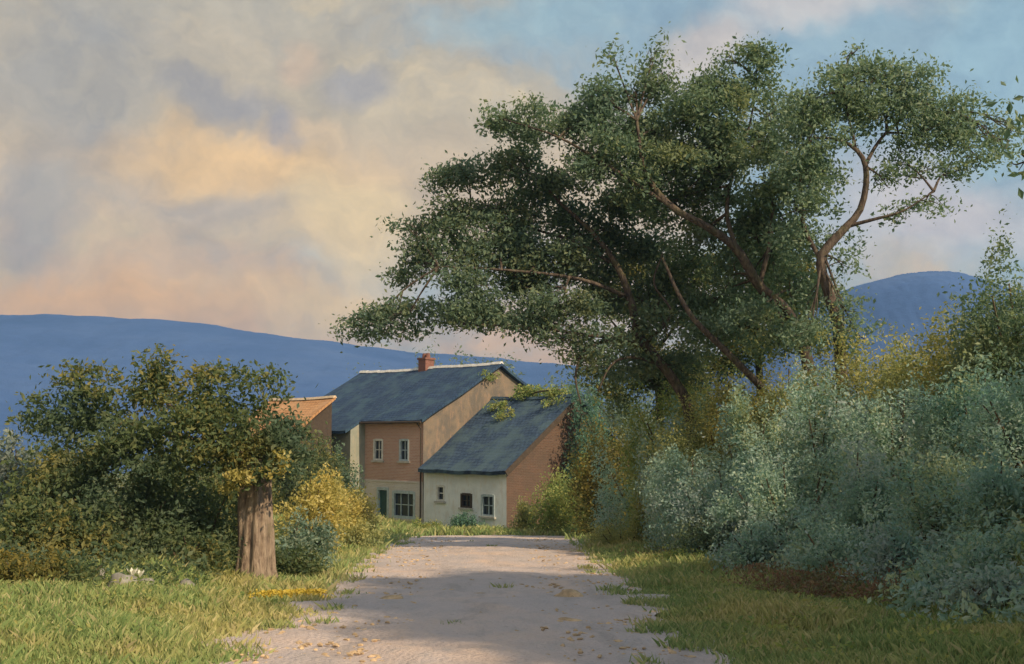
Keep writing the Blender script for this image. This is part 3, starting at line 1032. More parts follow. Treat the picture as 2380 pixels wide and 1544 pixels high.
def tree(name, label, trunk_px, boughs_px, clumps, Yd, mat, leaf, width0, dens=1.0, bark='bark_dark', twig_from=None, cat='tree', group=None):
    """trunk_px / boughs: lists of (u, v, Y, radius m); clumps: (u, v, ru, rv, dY, density)"""
    base = at(trunk_px[0][0], trunk_px[0][1], trunk_px[0][2])
    bx, by = base.x, base.y
    z0 = gz(bx, by)
    root = empty(name, (bx, by, z0))
    tag(root, label, cat, group)
    O = np.array([bx, by, z0])

    def path(pl, n, ground=False):
        pts = [np.array(at(u, v, Yy)) - O for (u, v, Yy, r) in pl]
        rad = [r for (_, _, _, r) in pl]
        if ground:
            pts[0] = np.array([0, 0, -0.15])
        sp = spline(pts, n)
        rr = np.interp(np.linspace(0, 1, n), np.linspace(0, 1, len(rad)), rad) * 0.62
        return sp, list(rr)
    nodes = []
    sp, rr = path(trunk_px, 26, True)
    rr[0] *= 1.35
    rr[1] *= 1.15
    mb = MB()
    mb.tube(sp, rr, 14, 0.10)
    mb.build('trunk', M[bark], root, smooth=True)
    nodes += sp[8:]
    for pl in boughs_px:
        sp, rr = path(pl, 16)
        mb = MB()
        mb.tube(sp, rr, 8, 0.05)
        mb.build('bough', M[bark], root, smooth=True)
        nodes += sp[4:]
    nodes = np.array(nodes)
    pts = []
    tw = MB()
    for (u, v, ru, rv, dY, dn) in clumps:
        Yc = Yd + dY
        c = np.array(at(u, v, Yc)) - O
        k = Yc / F
        r = np.array([ru * k * 1.08, max(ru, rv) * k * 0.95, rv * k * 1.22])
        area = ru * rv * math.pi * 0.185
        lp = (leaf * 1100 / Yc) ** 2 * 0.2
        tot = area / lp * 1.9 * dens * dn
        nt = max(6, int(tot / 12))
        pts.append(clump_points(c, r, nt, 12, (leaf * 1.7, leaf * 1.7, leaf * 1.0)))
        # twigs to the clump
        j = int(np.argmin(np.linalg.norm(nodes - c, axis=1) + rng.uniform(0, 0.4, len(nodes))))
        a = nodes[j]
        midp = (a + c) / 2 + np.array([0, rng.normal() * 0.15, rng.uniform(0.02, 0.25)]) * np.linalg.norm(c - a) * 0.4
        main = spline([a, midp, c], 9)
        tw.tube(main, [0.036 - 0.003 * i for i in range(9)], 6)
        for _ in range(5):
            s = main[int(rng.integers(4, 9))]
            e = c + unit(1)[0] * r * 0.85
            m2 = (s + e) / 2 + rng.normal(size=3) * 0.08
            tw.tube(spline([s, m2, e], 5), [0.016, 0.014, 0.012, 0.009, 0.005], 4)
    crown = leaf_mesh('crown', np.concatenate(pts), leaf, M[mat], root, droop=0.15)
    tag(tw.build('twigs', M[bark], crown), kind='stuff')
    return root


# --- the three windswept trees on the bank
tree('windswept_tree', 'leaning tree whose dark low layered crown reaches left above the cottage roofs',
     [(1625, 1150, 31, 0.30), (1605, 980, 30.6, 0.24), (1570, 890, 30.4, 0.22), (1520, 825, 30.2, 0.20), (1482, 775, 30, 0.19), (1466, 700, 30, 0.17), (1435, 620, 30, 0.14), (1380, 545, 30, 0.10), (1300, 470, 30, 0.06)],
     [[(1500, 800, 30.1, 0.11), (1440, 785, 29.6, 0.09), (1370, 780, 29.2, 0.07), (1240, 760, 29, 0.05), (1080, 755, 29, 0.03)],
      [(1460, 690, 30, 0.10), (1350, 650, 29.5, 0.08), (1200, 630, 29.2, 0.06), (1020, 620, 29, 0.03)],
      [(1435, 620, 30, 0.10), (1330, 560, 30.6, 0.07), (1180, 520, 31, 0.05), (1040, 500, 31, 0.03)],
      [(1440, 785, 29.6, 0.08), (1365, 810, 29.4, 0.07), (1338, 870, 29.3, 0.05), (1350, 940, 29.3, 0.03)],
      [(1540, 850, 30.3, 0.08), (1470, 830, 29.7, 0.06), (1420, 850, 29.5, 0.05), (1390, 910, 29.4, 0.03)],
      [(1500, 800, 30.1, 0.08), (1560, 730, 29.6, 0.06), (1520, 660, 29.5, 0.05), (1540, 590, 29.5, 0.03)],
      [(1490, 790, 30, 0.09), (1530, 700, 31, 0.08), (1540, 610, 31.5, 0.06), (1480, 540, 31.5, 0.04)]],
     [(850, 768, 60, 22, -1, .8), (940, 745, 75, 30, -1, 1), (1040, 718, 85, 36, -1, 1), (1160, 735, 90, 32, 0, 1), (1080, 665, 75, 32, -1, 1), (1190, 660, 85, 40, 0, 1),
      (975, 610, 55, 40, 0, .9), (1060, 590, 75, 42, 0, 1), (1160, 575, 85, 45, 0, 1), (1270, 600, 90, 50, 0, 1), (1310, 690, 90, 40, -1, 1), (1370, 630, 80, 55, 1, 1),
      (960, 535, 45, 28, 0, .8), (1040, 510, 75, 34, 0, 1), (1150, 485, 80, 36, 0, 1), (1260, 500, 85, 45, 1, 1), (1360, 540, 80, 50, 1, 1), (1020, 415, 55, 18, 0, .8),
      (1090, 405, 65, 26, 0, 1), (1190, 385, 75, 34, 0, 1), (1300, 425, 90, 42, 0, .9), (1400, 470, 90, 50, 1, 1), (1270, 745, 90, 24, -1, .8), (1400, 700, 60, 40, 1, .7),
      (1470, 560, 60, 50, 1.5, .9), (1400, 790, 60, 28, -.6, .7), (1460, 840, 60, 36, .6, .8), (1530, 760, 50, 36, -.5, .6), (1350, 830, 45, 26, -.5, .6), (1570, 850, 55, 40, .8, .8), (1480, 690, 50, 36, 1.2, .7), (1550, 680, 50, 40, 1, .7), (1300, 790, 70, 20, -.8, .6)],
     30, 'leaf_dark', 0.13, 0.3, 3.0, group='windswept trees on the bank')
tree('windswept_tree', 'middle leaning tree with the tallest dense crown above the bank',
     [(1905, 1100, 29.5, 0.30), (1880, 860, 29, 0.25), (1835, 730, 28.6, 0.22), (1765, 665, 28.4, 0.20), (1712, 580, 28.2, 0.18), (1640, 525, 28, 0.16), (1560, 480, 28, 0.13), (1500, 400, 28, 0.10), (1480, 280, 28, 0.06)],
     [[(1712, 580, 28.2, 0.11), (1690, 500, 28.5, 0.09), (1700, 420, 29, 0.07), (1740, 300, 29, 0.05), (1760, 190, 29, 0.03)],
      [(1765, 665, 28.4, 0.11), (1790, 560, 28.6, 0.09), (1800, 450, 29, 0.06), (1830, 350, 29, 0.04)],
      [(1560, 480, 28, 0.09), (1420, 390, 28, 0.07), (1300, 320, 28, 0.05), (1180, 280, 28, 0.03)],
      [(1770, 900, 28.5, 0.16), (1690, 820, 28.3, 0.14), (1620, 750, 28.2, 0.12), (1580, 690, 28.2, 0.09), (1540, 600, 28.3, 0.05)]],
     [(1150, 280, 55, 24, 0, .8), (1230, 290, 65, 36, 0, 1), (1320, 300, 75, 44, 0, 1), (1400, 240, 75, 50, 0, .9), (1480, 210, 65, 45, 0, .7), (1525, 120, 16, 34, 0, .6), (1425, 130, 12, 34, 0, .5),
      (1540, 180, 40, 30, 0, .5), (1420, 330, 85, 50, 0, 1), (1540, 310, 95, 60, 1, 1), (1640, 270, 90, 60, 0, 1), (1610, 380, 100, 60, 0, 1), (1500, 410, 95, 48, 0, 1), (1720, 360, 95, 65, 0, 1),
      (1710, 230, 75, 55, 0, .9), (1760, 160, 60, 40, 0, .8), (1690, 130, 16, 30, 0, .5), (1800, 290, 80, 60, 1, 1), (1800, 410, 85, 60, 0, 1), (1660, 470, 95, 40, 1, 1), (1770, 490, 80, 40, 1, .9), (1560, 470, 80, 40, 1, .9),
      (1380, 400, 70, 40, 0, .9), (1830, 530, 60, 40, 1, .7), (1600, 620, 80, 45, 2.5, .7), (1720, 690, 90, 40, 2.5, .8), (1640, 720, 80, 40, 2.5, .8), (1800, 620, 70, 45, 2, .7), (1700, 640, 60, 40, 1, .7), (1760, 740, 60, 36, -.6, .6), (1830, 790, 60, 40, -.6, .7), (1670, 780, 60, 40, .8, .8), (1740, 560, 60, 34, 1, .7), (1620, 560, 60, 34, 1, .8), (1860, 680, 50, 40, .8, .8)],
     28.5, 'leaf_mid', 0.125, 0.3, 3.0, group='windswept trees on the bank')
tree('windswept_tree', 'rightmost bank tree with curved pale trunk and thin blue-green crown',
     [(1965, 1050, 26.5, 0.26), (1950, 790, 26, 0.22), (1930, 690, 26, 0.20), (1908, 605, 26, 0.18), (1950, 545, 26, 0.15), (1998, 490, 26, 0.13), (2014, 415, 26, 0.115), (2000, 360, 26, 0.09), (1950, 325, 26, 0.06), (1880, 320, 26, 0.03)],
     [[(1975, 525, 26, 0.08), (2040, 508, 25.7, 0.06), (2100, 490, 25.5, 0.04), (2170, 445, 25.4, 0.02)],
      [(2010, 385, 26, 0.08), (2050, 320, 26.3, 0.06), (2110, 270, 26.5, 0.04), (2200, 260, 26.5, 0.02)],
      [(1908, 605, 26, 0.10), (1870, 530, 26.5, 0.08), (1860, 440, 26.5, 0.06), (1880, 300, 26.8, 0.03)],
      [(1990, 350, 26, 0.06), (1970, 260, 26, 0.045), (1960, 180, 26, 0.02)]],
     [(1870, 240, 65, 50, 0, .8), (1950, 200, 65, 45, 0, .7), (2040, 185, 60, 40, 0, .6), (2130, 220, 70, 45, 0, .65), (2210, 260, 60, 40, 0, .6), (2060, 270, 70, 45, 0, .6), (2150, 320, 70, 36, 0, .65),
      (2240, 330, 50, 30, 0, .55), (1880, 400, 60, 40, 0, .8), (1880, 330, 60, 45, 0, .8), (1850, 490, 50, 36, 0, .8), (2280, 375, 50, 24, 0, .6), (2120, 390, 60, 22, 0, .45), (2150, 470, 50, 18, 0, .5),
      (2090, 500, 40, 16, 0, .5), (1980, 120, 12, 14, 0, .6), (2330, 340, 30, 18, 0, .4), (1960, 330, 50, 30, 0, .5), (1960, 610, 45, 26, 0, .4), (2000, 250, 60, 45, 0.5, .7), (1920, 270, 60, 45, 0.6, .8), (2100, 250, 70, 45, 0.5, .7), (2190, 300, 60, 40, 0.4, .7), (2090, 340, 60, 30, 0.3, .6), (2270, 290, 50, 30, 0.3, .5), (2310, 330, 45, 26, 0.3, .5), (2350, 300, 40, 24, 0.3, .45), (1860, 560, 55, 40, 0.8, .8), (1900, 470, 45, 36, 0.6, .7), (2060, 420, 45, 24, 0.2, .5), (2200, 400, 55, 22, 0.2, .5), (2020, 170, 60, 30, 0.3, .6), (2100, 160, 45, 24, 0.2, .5), (1900, 700, 45, 40, .5, .7), (1960, 720, 40, 36, -.4, .5), (1880, 780, 45, 36, -.4, .7), (1990, 780, 45, 30, -.4, .6), (1930, 560, 40, 26, .6, .5)],
     26, 'leaf_pale', 0.11, 0.3, 2.4, group='windswept trees on the bank')

# --- old pollard at the left of the lane
px_, py_ = -3.92, 17.0
pz_ = gz(px_, py_)
pol = empty('pollard_tree', (px_, py_, pz_))
tag(pol, 'stout old pollard with furrowed grey-brown trunk and bushy dark crown beside the lane', 'tree')
n_r, n_s = 44, 40
tv = []
for k in range(n_r):
    t = k / (n_r - 1)
    z = -0.15 + t * 2.05
    r = 0.205 + 0.15 * math.exp(-t * 5) + 0.01 * t + 0.07 * math.exp(-((t - 1.0) / 0.12) ** 2)
    cx = 0.03 * math.sin(t * 3) - 0.04 * t
    for j in range(n_s):
        a = 2 * math.pi * j / n_s
        ridge = 0.035 * math.sin(a * 9 + 1.1 * math.sin(t * 5)) + 0.03 * math.sin(a * 5 + 1 + t * 1.2) + 0.014 * math.sin(a * 17 + t * 4)
        root_ = 0.10 * math.exp(-t * 9) * max(0, math.sin(a * 4 + 0.6))
        knob = 0.05 * math.exp(-((t - 0.95) / 0.10) ** 2) * math.sin(a * 6 + 2)
        rr = r + ridge * (0.7 + 0.3 * t) + root_ + knob
        tv.append((cx + rr * math.cos(a), rr * math.sin(a), z))
idx = np.arange(n_r * n_s).reshape(n_r, n_s)
nxt = np.roll(idx, -1, axis=1)
quads = np.stack([idx[:-1], nxt[:-1], nxt[1:], idx[1:]], -1).reshape(-1)
np_mesh('trunk', tv, quads, 4, M['bark'], pol, smooth=True)
limbs = [(-1.5, 0.3, 2.75), (-2.2, 0.1, 2.45), (-0.6, 0.4, 2.75), (0.25, 0.2, 2.4), (0.45, 0.1, 2.2), (-1.0, -0.2, 2.4), (-0.25, 0.1, 2.5)]
for (lx, ly, lz) in limbs:
    mb = MB()
    mb.tube(spline([(0.0, 0, 1.65), (lx * 0.25, ly * 0.4, 2.0), (lx * 0.6, ly * 0.8, 2.0 + (lz - 2) * 0.6), (lx, ly, lz)], 9), [0.13, 0.11, 0.09, 0.075, 0.06, 0.05, 0.04, 0.03, 0.02], 8, 0.06)
    mb.build('bough', M['bark'], pol, smooth=True)
cl = [(240, 975, 90, 42, 0, .9), (375, 915, 70, 50, .3, .9), (500, 955, 75, 45, 0, .9), (600, 975, 55, 32, 0, .8), (220, 930, 60, 45, 0, .9), (370, 1010, 110, 50, -.4, 1), (500, 1030, 95, 45, -.3, 1), (610, 1020, 65, 45, -.2, 1),
      (260, 1030, 95, 50, -.4, 1), (680, 1010, 55, 40, .2, .8), (700, 1060, 40, 30, .2, .7), (370, 855, 38, 30, .2, .4), (290, 890, 45, 22, .1, .5), (520, 885, 50, 25, .1, .5), (200, 890, 30, 16, 0, .4), (590, 905, 35, 16, 0, .35), (560, 1070, 45, 20, -.3, .7), (440, 1085, 70, 28, -.4, .8),
      (150, 990, 50, 40, 0, .8), (640, 1090, 50, 26, -.35, 1), (660, 1050, 60, 35, -.2, 1), (620, 1065, 60, 30, .2, 1), (690, 1100, 35, 20, 0, .8), (590, 1100, 45, 20, -.45, 1), (330, 1060, 120, 40, -.3, 1), (200, 1080, 90, 45, -.2, 1), (540, 1010, 80, 50, -.3, 1), (450, 960, 90, 60, -.2, 1), (350, 830, 18, 16, .1, .4), (385, 840, 14, 22, .2, .4), (480, 870, 18, 18, .2, .4)]
for _ in range(26):
    cl.append((rng.uniform(110, 680), rng.uniform(855, 935), rng.uniform(14, 34), rng.uniform(10, 24), rng.uniform(-.3, .4), rng.uniform(.3, .7)))
for _ in range(10):
    cl.append((rng.uniform(60, 170), rng.uniform(930, 1080), rng.uniform(20, 45), rng.uniform(14, 30), rng.uniform(-.3, .4), .6))
pts = []
for (u, v, ru, rv, dY, dn) in cl:
    Yc = 16.9 + dY
    c = np.array(at(u, v, Yc)) - np.array([px_, py_, pz_])
    k = Yc / F
    tot = ru * rv * math.pi * 0.185 / ((0.09 * 1100 / Yc) ** 2 * 0.2) * 3.3 * dn
    pts.append(clump_points(c, (ru * k, ru * k, rv * k), max(8, int(tot / 10)), 10, (0.12, 0.12, 0.08)))
leaf_mesh('crown', np.concatenate(pts), 0.085, M['leaf_hedge'], pol, droop=0.1)
ysp = []
for (u, v, ru, rv) in ((585, 1105, 26, 16), (640, 1085, 22, 22), (655, 1060, 16, 20), (545, 1110, 22, 14), (520, 1135, 26, 18)):
    c = np.array(at(u, v, 16.35)) - np.array([px_, py_, pz_])
    k = 16.35 / F
    ysp.append(clump_points(c, (ru * k, ru * k, rv * k), 14, 9, (0.06, 0.06, 0.05), 4))
leaf_mesh('shoots', np.concatenate(ysp), 0.075, M['leaf_yellow'], pol)['kind'] = 'stuff'

# --- hedge and bushes left of the lane
HG = 'hedge bushes left of the lane'
shrub('grey-green bush at the left picture edge below the blue hill', 30, 985, 18.5, 230, 'leaf_greyblue', 0.09, group=HG)
shrub('dull green hedge bush under the left end of the pollard crown', 140, 1060, 16.5, 300, 'leaf_hedge', 0.085, group=HG)
shrub('yellow-green low bush at the left edge in front of hedge', 60, 1130, 15.2, 240, 'leaf_hedge', 0.08, group=HG)
shrub('dark hedge bush left of the pollard under its crown', 310, 1085, 17.2, 300, 'leaf_hedge', 0.085, group=HG)
shrub('darkest hedge bush directly left of the pollard trunk', 460, 1095, 17.4, 230, 'leaf_hedge', 0.085, group=HG)
shrub('small leafy bush at the foot of the hedge behind stones', 230, 1210, 15.6, 240, 'leaf_hedge', 0.075, group=HG)
shrub('low brownish undergrowth bush at the left edge above the grass', 60, 1270, 14.2, 280, 'leaf_hedge', 0.07, group=HG)
shrub('low dark undergrowth between stones and pollard trunk', 430, 1230, 16.2, 230, 'leaf_hedge', 0.075, group=HG)
shrub('low brownish weeds at far left of the verge', 30, 1320, 12.6, 260, 'leaf_olive', 0.055, group=HG)
shrub('low mixed weeds left of the grey stones', 160, 1330, 13.2, 210, 'leaf_hedge', 0.055, group=HG)
shrub('blue-green bush right behind the pollard trunk', 700, 1180, 20.5, 130, 'leaf_bluegreen', 0.08, group=HG)
shrub('low dark bush at the right foot of the pollard trunk', 690, 1270, 18.6, 110, 'leaf_hedge', 0.07, group=HG)

shrub('tall dark bush behind the left part of pollard crown', 150, 1000, 21, 330, 'leaf_hedge', 0.10, group=HG)
shrub('dark green bush filling the hedge behind the pollard crown middle', 400, 1000, 21.5, 360, 'leaf_hedge', 0.10, group=HG)
YG = 'yellow bushes left of the brick house'
shrub('tall yellow autumn bush just right of pollard crown', 720, 1060, 28, 170, 'leaf_yellow', 0.10, group=YG)
shrub('yellow autumn bush in the middle of the roadside row', 775, 1095, 32, 150, 'leaf_yellow', 0.10, group=YG)
shrub('yellow bush nearest the green house door', 822, 1140, 40, 100, 'leaf_yellow', 0.11, group=YG)
shrub('low green-yellow bush at the bend of the lane edge', 800, 1215, 31, 150, 'leaf_gold', 0.09, group=YG)
shrub('low yellowish bush spreading towards the yard below the door', 845, 1236, 40, 90, 'leaf_gold', 0.10, group=YG)
DG = 'dark trees between pollard and house'
shrub('dark green small tree hiding the outbuilding wall', 705, 972, 51, 170, 'leaf_hedge', 0.13, 1.3, cat='tree', group=DG, name='small_tree')
shrub('dark green small tree in front of the grey-green wing', 780, 1030, 53, 120, 'leaf_mid', 0.14, cat='tree', group=DG, name='small_tree')
shrub('olive small tree behind the pollard crown left of the orange roof', 560, 965, 46, 170, 'leaf_olive', 0.14, cat='tree', group=DG, name='small_tree')

# --- trees beyond the house
KG = 'dense trees behind the leaning trunks'
tree('thicket_tree', 'green tree filling the gap behind the left leaning trunk',
     [(1540, 1130, 37, 0.22), (1530, 900, 36.5, 0.18), (1500, 760, 36, 0.12), (1480, 650, 36, 0.05)],
     [[(1520, 850, 36.3, 0.10), (1450, 780, 36, 0.07), (1400, 720, 36, 0.03)], [(1515, 830, 36.3, 0.10), (1580, 740, 36, 0.07), (1610, 650, 36, 0.03)]],
     [(1440, 800, 60, 36, 0, .7), (1500, 730, 70, 50, 0, .9), (1560, 660, 70, 50, 0, .9), (1470, 640, 60, 45, 0, .8), (1600, 750, 70, 50, 0, 1), (1540, 820, 80, 50, 0, 1), (1400, 720, 50, 30, 0, .6), (1380, 850, 50, 30, 0, .7), (1460, 880, 70, 50, 0, 1), (1630, 650, 60, 45, 0, .8), (1560, 900, 80, 60, 0, 1)],
     36, 'leaf_hedge', 0.13, 0.3, 2.2, group=KG)
tree('thicket_tree', 'olive and dark green tree filling the gap behind the middle leaning trunk',
     [(1770, 1080, 35, 0.22), (1765, 860, 34.5, 0.18), (1750, 720, 34, 0.12), (1745, 590, 34, 0.05)],
     [[(1760, 820, 34.3, 0.10), (1690, 740, 34, 0.07), (1660, 640, 34, 0.03)], [(1755, 780, 34.3, 0.10), (1820, 690, 34, 0.07), (1850, 600, 34, 0.03)]],
     [(1680, 740, 70, 45, 0, 1), (1750, 690, 75, 50, 0, 1), (1830, 720, 70, 50, 0, 1), (1660, 620, 60, 40, 0, .8), (1740, 590, 65, 40, 0, .8), (1830, 620, 65, 50, 0, .9), (1880, 680, 50, 50, 0, .9), (1640, 820, 70, 50, 0, 1), (1740, 800, 80, 50, 0, 1), (1850, 790, 70, 40, 0, 1), (1800, 550, 50, 30, 0, .7)],
     34, 'leaf_hedge', 0.13, 0.3, 2.2, group=KG)
FG = 'trees beyond the house'
shrub('hazy tree behind the left end of the slate roof', 835, 848, 82, 190, 'leaf_far', 0.26, 1.1, cat='tree', group=FG, name='far_tree')
shrub('hazy tree behind the red chimney', 960, 822, 88, 300, 'leaf_far', 0.26, 1.1, cat='tree', group=FG, name='far_tree')
shrub('hazy tree behind the house gable peak', 1140, 806, 86, 320, 'leaf_far', 0.26, 1.1, cat='tree', group=FG, name='far_tree')
shrub('hazy tree beyond the cottage ridge', 1420, 835, 80, 340, 'leaf_far', 0.24, 1.1, cat='tree', group=FG, name='far_tree')

# --- bushes round the cottage
CG = 'bushes round the cottage'
vine = empty('climbing_plant', HC + Vector((0.707 * 0.3 + 0.707 * 6, -0.707 * 0.3 + 0.707 * 6, 3.6)), HA)
tag(vine, 'light green climber over the tan gable and the cottage ridge', 'climber', CG)
vp = []
for (lx, ly, lz, rx, ry_, rz_, nn) in [(0.25, 7.2, 7.1, .25, 1.0, .7, 60), (0.3, 8.6, 6.9, .3, 1.0, .7, 60), (0.9, 6.2, 6.6, .7, .8, .5, 70), (2.2, 5.4, 7.25, .9, .7, .4, 70), (1.3, 4.2, 6.6, .6, .7, .3, 45),
                                       (3.6, 5.0, 7.3, .9, .6, .45, 60), (5.0, 5.0, 7.35, .9, .6, .5, 60), (2.6, 3.6, 6.05, .6, .6, .22, 30), (0.4, 9.8, 6.2, .4, .8, .8, 60), (5.6, 4.2, 6.7, .6, .6, .3, 30), (0.2, 4.6, 8.3, .2, .6, .25, 25)]:
    vp.append(clump_points((lx - 0.3, ly - 6.0, lz - 3.6), (rx, ry_, rz_), nn, 8, (0.12, 0.12, 0.1), 5))
leaf_mesh('foliage', np.concatenate(vp), 0.16, M['leaf_grass_green'], vine)
mb = MB()
for (a_, b_, c_) in (((0.0, 1.5, 3.2), (0.6, 0.2, 3.1), (2.2, -0.6, 3.6)), ((0.0, 1.5, 3.2), (0.05, 2.6, 3.5), (0.1, 3.8, 2.8)), ((2.2, -0.6, 3.6), (3.4, -1.0, 3.75), (4.8, -1.0, 3.8))):
    mb.tube(spline([a_, b_, c_], 8), [0.05] * 8, 5)
mb.build('stem', M['stem'], vine)
shrub('green bush by the right end of the cottage roof', 1370, 880, 56, 130, 'leaf_teal', 0.14, group=CG)
shrub('grassy green bush in front of brown cottage gable', 1300, 1085, 50, 140, 'leaf_grass_green', 0.12, group=CG)
shrub('green bush right of the cottage gable below tree', 1420, 1020, 46, 170, 'leaf_grass_green', 0.12, group=CG)
shrub('pale leafy bush at the right corner of white cottage wall', 1215, 1160, 51.5, 60, 'leaf_gold', 0.10, group=CG)
shrub('low bush under the cottage middle window', 1085, 1185, 54.2, 70, 'leaf_teal', 0.10, group=CG)
shrub('low green bush under the wide blue window', 985, 1205, 56.2, 80, 'leaf_grass_green', 0.10, group=CG)
shrub('brownish hazy bush under the leaning trunk above cottage eaves', 1400, 950, 44, 140, 'leaf_olive', 0.12, group=CG)

# --- bank bushes on the right
BG = 'bushes covering the right bank'
B = [
    ('dark teal bush at the inner end of the bank', 1490, 1000, 36, 220, 'leaf_bank', .11),
    ('yellow sprigged bush at the lane corner beside bank', 1500, 1110, 33, 90, 'leaf_gold', .09),
    ('low yellow-green bush where bank meets the yard', 1440, 1215, 33, 160, 'leaf_gold', .08),
    ('tall dark green bush under the leaning trunks', 1590, 910, 31, 200, 'leaf_bank', .11),
    ('olive bush between the leaning trunks', 1600, 800, 33, 280, 'leaf_grass_green', .11),
    ('bush with sunlit gold put into its leaf colour at the foot of the middle leaning tree', 1680, 815, 29.5, 260, 'leaf_gold', .10),
    ('bush with sunlit gold put into its leaf colour topping the bank between two trunks', 1820, 785, 28.5, 280, 'leaf_gold', .10),
    ('bush with sunlit gold put into its leaf colour left of the blue hill', 2000, 765, 25, 300, 'leaf_gold', .09),
    ('bush with sunlit gold put into its leaf colour below the blue hill', 2130, 745, 23, 320, 'leaf_gold', .09),
    ('yellow-brown bush on the bank top near right edge', 2265, 700, 21, 300, 'leaf_gold', .09),
    ('tall dull green bush at the upper right picture edge', 2355, 560, 19, 300, 'leaf_mid', .09),
    ('dull green bush beside the right edge overlapping the blue hill', 2290, 630, 20, 240, 'leaf_mid', .09),
    ('grey-blue bush high on bank under the golden tops', 1740, 900, 25, 240, 'leaf_bank', .09),
    ('large grey-blue bush in the middle of bank', 1900, 870, 22, 280, 'leaf_bank', .09),
    ('blue-green bush on upper bank right of the large one', 2080, 850, 19.5, 280, 'leaf_bank', .085),
    ('dark teal bush on upper bank near the right edge', 2260, 820, 17.5, 280, 'leaf_bank', .085),
    ('dark blue-green bush at right edge half way up', 2390, 840, 15.5, 260, 'leaf_bank', .08),
    ('dark green bush at the shadowed left face of bank', 1600, 1020, 27, 210, 'leaf_bank', .09),
    ('deep green bush left of the middle of bank foot', 1690, 1050, 23.5, 230, 'leaf_bank', .085),
    ('pale grey-green bush in centre of the bank face', 1830, 1030, 20, 260, 'leaf_bank', .08),
    ('grey-blue bush right of centre on the bank face', 1990, 1010, 17.5, 280, 'leaf_bank', .08),
    ('dull yellowish bush on right side of bank face', 2160, 1030, 15.5, 270, 'leaf_bank', .075),
    ('grey-green bush at right edge on the bank face', 2320, 1040, 13.8, 270, 'leaf_bank', .075),
    ('low dark bush at bank foot beside the russet patch', 1620, 1200, 23, 170, 'leaf_dark', .075),
    ('low blue-green bush at bank foot by the verge', 1760, 1200, 19, 220, 'leaf_bank', .075),
    ('low grey bush at the bank foot above the russet plants', 1920, 1200, 16.5, 230, 'leaf_bank', .07),
    ('spreading pale green bush low on bank at right', 2090, 1210, 14.3, 250, 'leaf_bank', .07),
    ('pale green spreading bush at right edge low on bank', 2270, 1220, 12.6, 270, 'leaf_bank', .07),
    ('lowest pale green bush at the right picture edge', 2350, 1370, 11.2, 260, 'leaf_bank', .065),
    ('low tufted bush at right end of the russet plants', 2180, 1370, 12.6, 200, 'leaf_bank', .065),
    ('small grassy bush at verge left of the russet plants', 1580, 1290, 21.5, 170, 'leaf_grass_green', .07),
]
for (lb, u, v, y, w, mt, lf) in B:
    shrub(lb, u, v, y, w, mt, lf * 0.85, 0.9, group=BG)

# roadside tree at the right edge: its branch tips hang into view, its unseen crown is placed to shade the lane
def proj(x, y, z):
    c, q = math.cos(PITCH), math.sin(PITCH)
    dpt = y * c + z * q
    return 1190 + F * x / dpt, 772 - F * (z * c - y * q) / dpt


RT = []
for _ in range(96):
    d = unit(1)[0] * rng.uniform(0.3, 1.0) ** 0.5
    cx_, cy_, cz_ = 9.2 + d[0] * 2.8, 6.2 + d[1] * 6.0, 5.2 + d[2] * 3.4
    u_, v_ = proj(cx_, cy_, cz_)
    k_ = F / cy_
    if u_ - 1.25 * k_ < 2400:
        continue
    RT.append((u_, v_, 1.15 * k_, 0.8 * k_, cy_ - 10.0, 1.0))
for (u_, v_, y_) in ((2440, 300, 15.0), (2420, 370, 15.4), (2480, 240, 14.6)):
    RT.append((u_, v_, 80, 40, y_ - 10.0, 0.5))
tree('roadside_tree', 'tree at the right edge with only its outer leaf tips in view high up',
     [(*proj(9.2, 7.0, -0.2), 7.0, 0.45), (*proj(9.1, 7.0, 1.0), 7.0, 0.38), (*proj(9.2, 7.1, 3.0), 7.1, 0.30), (*proj(9.3, 7.0, 5.0), 7.0, 0.2), (*proj(9.2, 7.0, 8.0), 7.0, 0.06)],
     [[(*proj(9.2, 7.1, 2.6), 7.1, 0.2), (*proj(9.2, 9.5, 3.6), 9.5, 0.14), (*proj(8.4, 13.0, 4.4), 13.0, 0.09), (*proj(7.4, 15.0, 4.3), 15.0, 0.03)],
      [(*proj(9.2, 7.1, 2.4), 7.1, 0.2), (*proj(9.6, 5.0, 4.0), 5.0, 0.14), (*proj(9.8, 3.2, 5.2), 3.2, 0.05)],
      [(*proj(9.3, 7.0, 3.4), 7.0, 0.2), (*proj(10.5, 7.6, 5.0), 7.6, 0.14), (*proj(11.4, 8.2, 6.0), 8.2, 0.05)],
      [(*proj(9.3, 7.0, 3.4), 7.0, 0.2), (*proj(8.2, 6.6, 5.0), 6.6, 0.14), (*proj(7.2, 6.0, 6.2), 6.0, 0.05)]],
     RT, 10.0, 'leaf_mid', 0.15, 0.3, 1.5)


# --- russet ground cover on the bank foot
def ground_cover(name, label, cat, spots, mat, leaf, hmax):
    pts = []
    for (u, v, ru, n) in spots:
        Yd = 3068 / (v - 1180)
        c = at(u, v, Yd)
        w = ru / F * Yd
        x = c.x + rng.normal(size=n) * w * 0.5
        y = Yd + rng.normal(size=n) * w * 0.45
        pts.append(np.stack([x, y, ground_z(x, y) + rng.uniform(0.01, hmax, n)], -1))
    o = leaf_mesh(name, np.concatenate(pts), leaf, M[mat], None)
    return tag(o, label, cat, None, 'stuff')


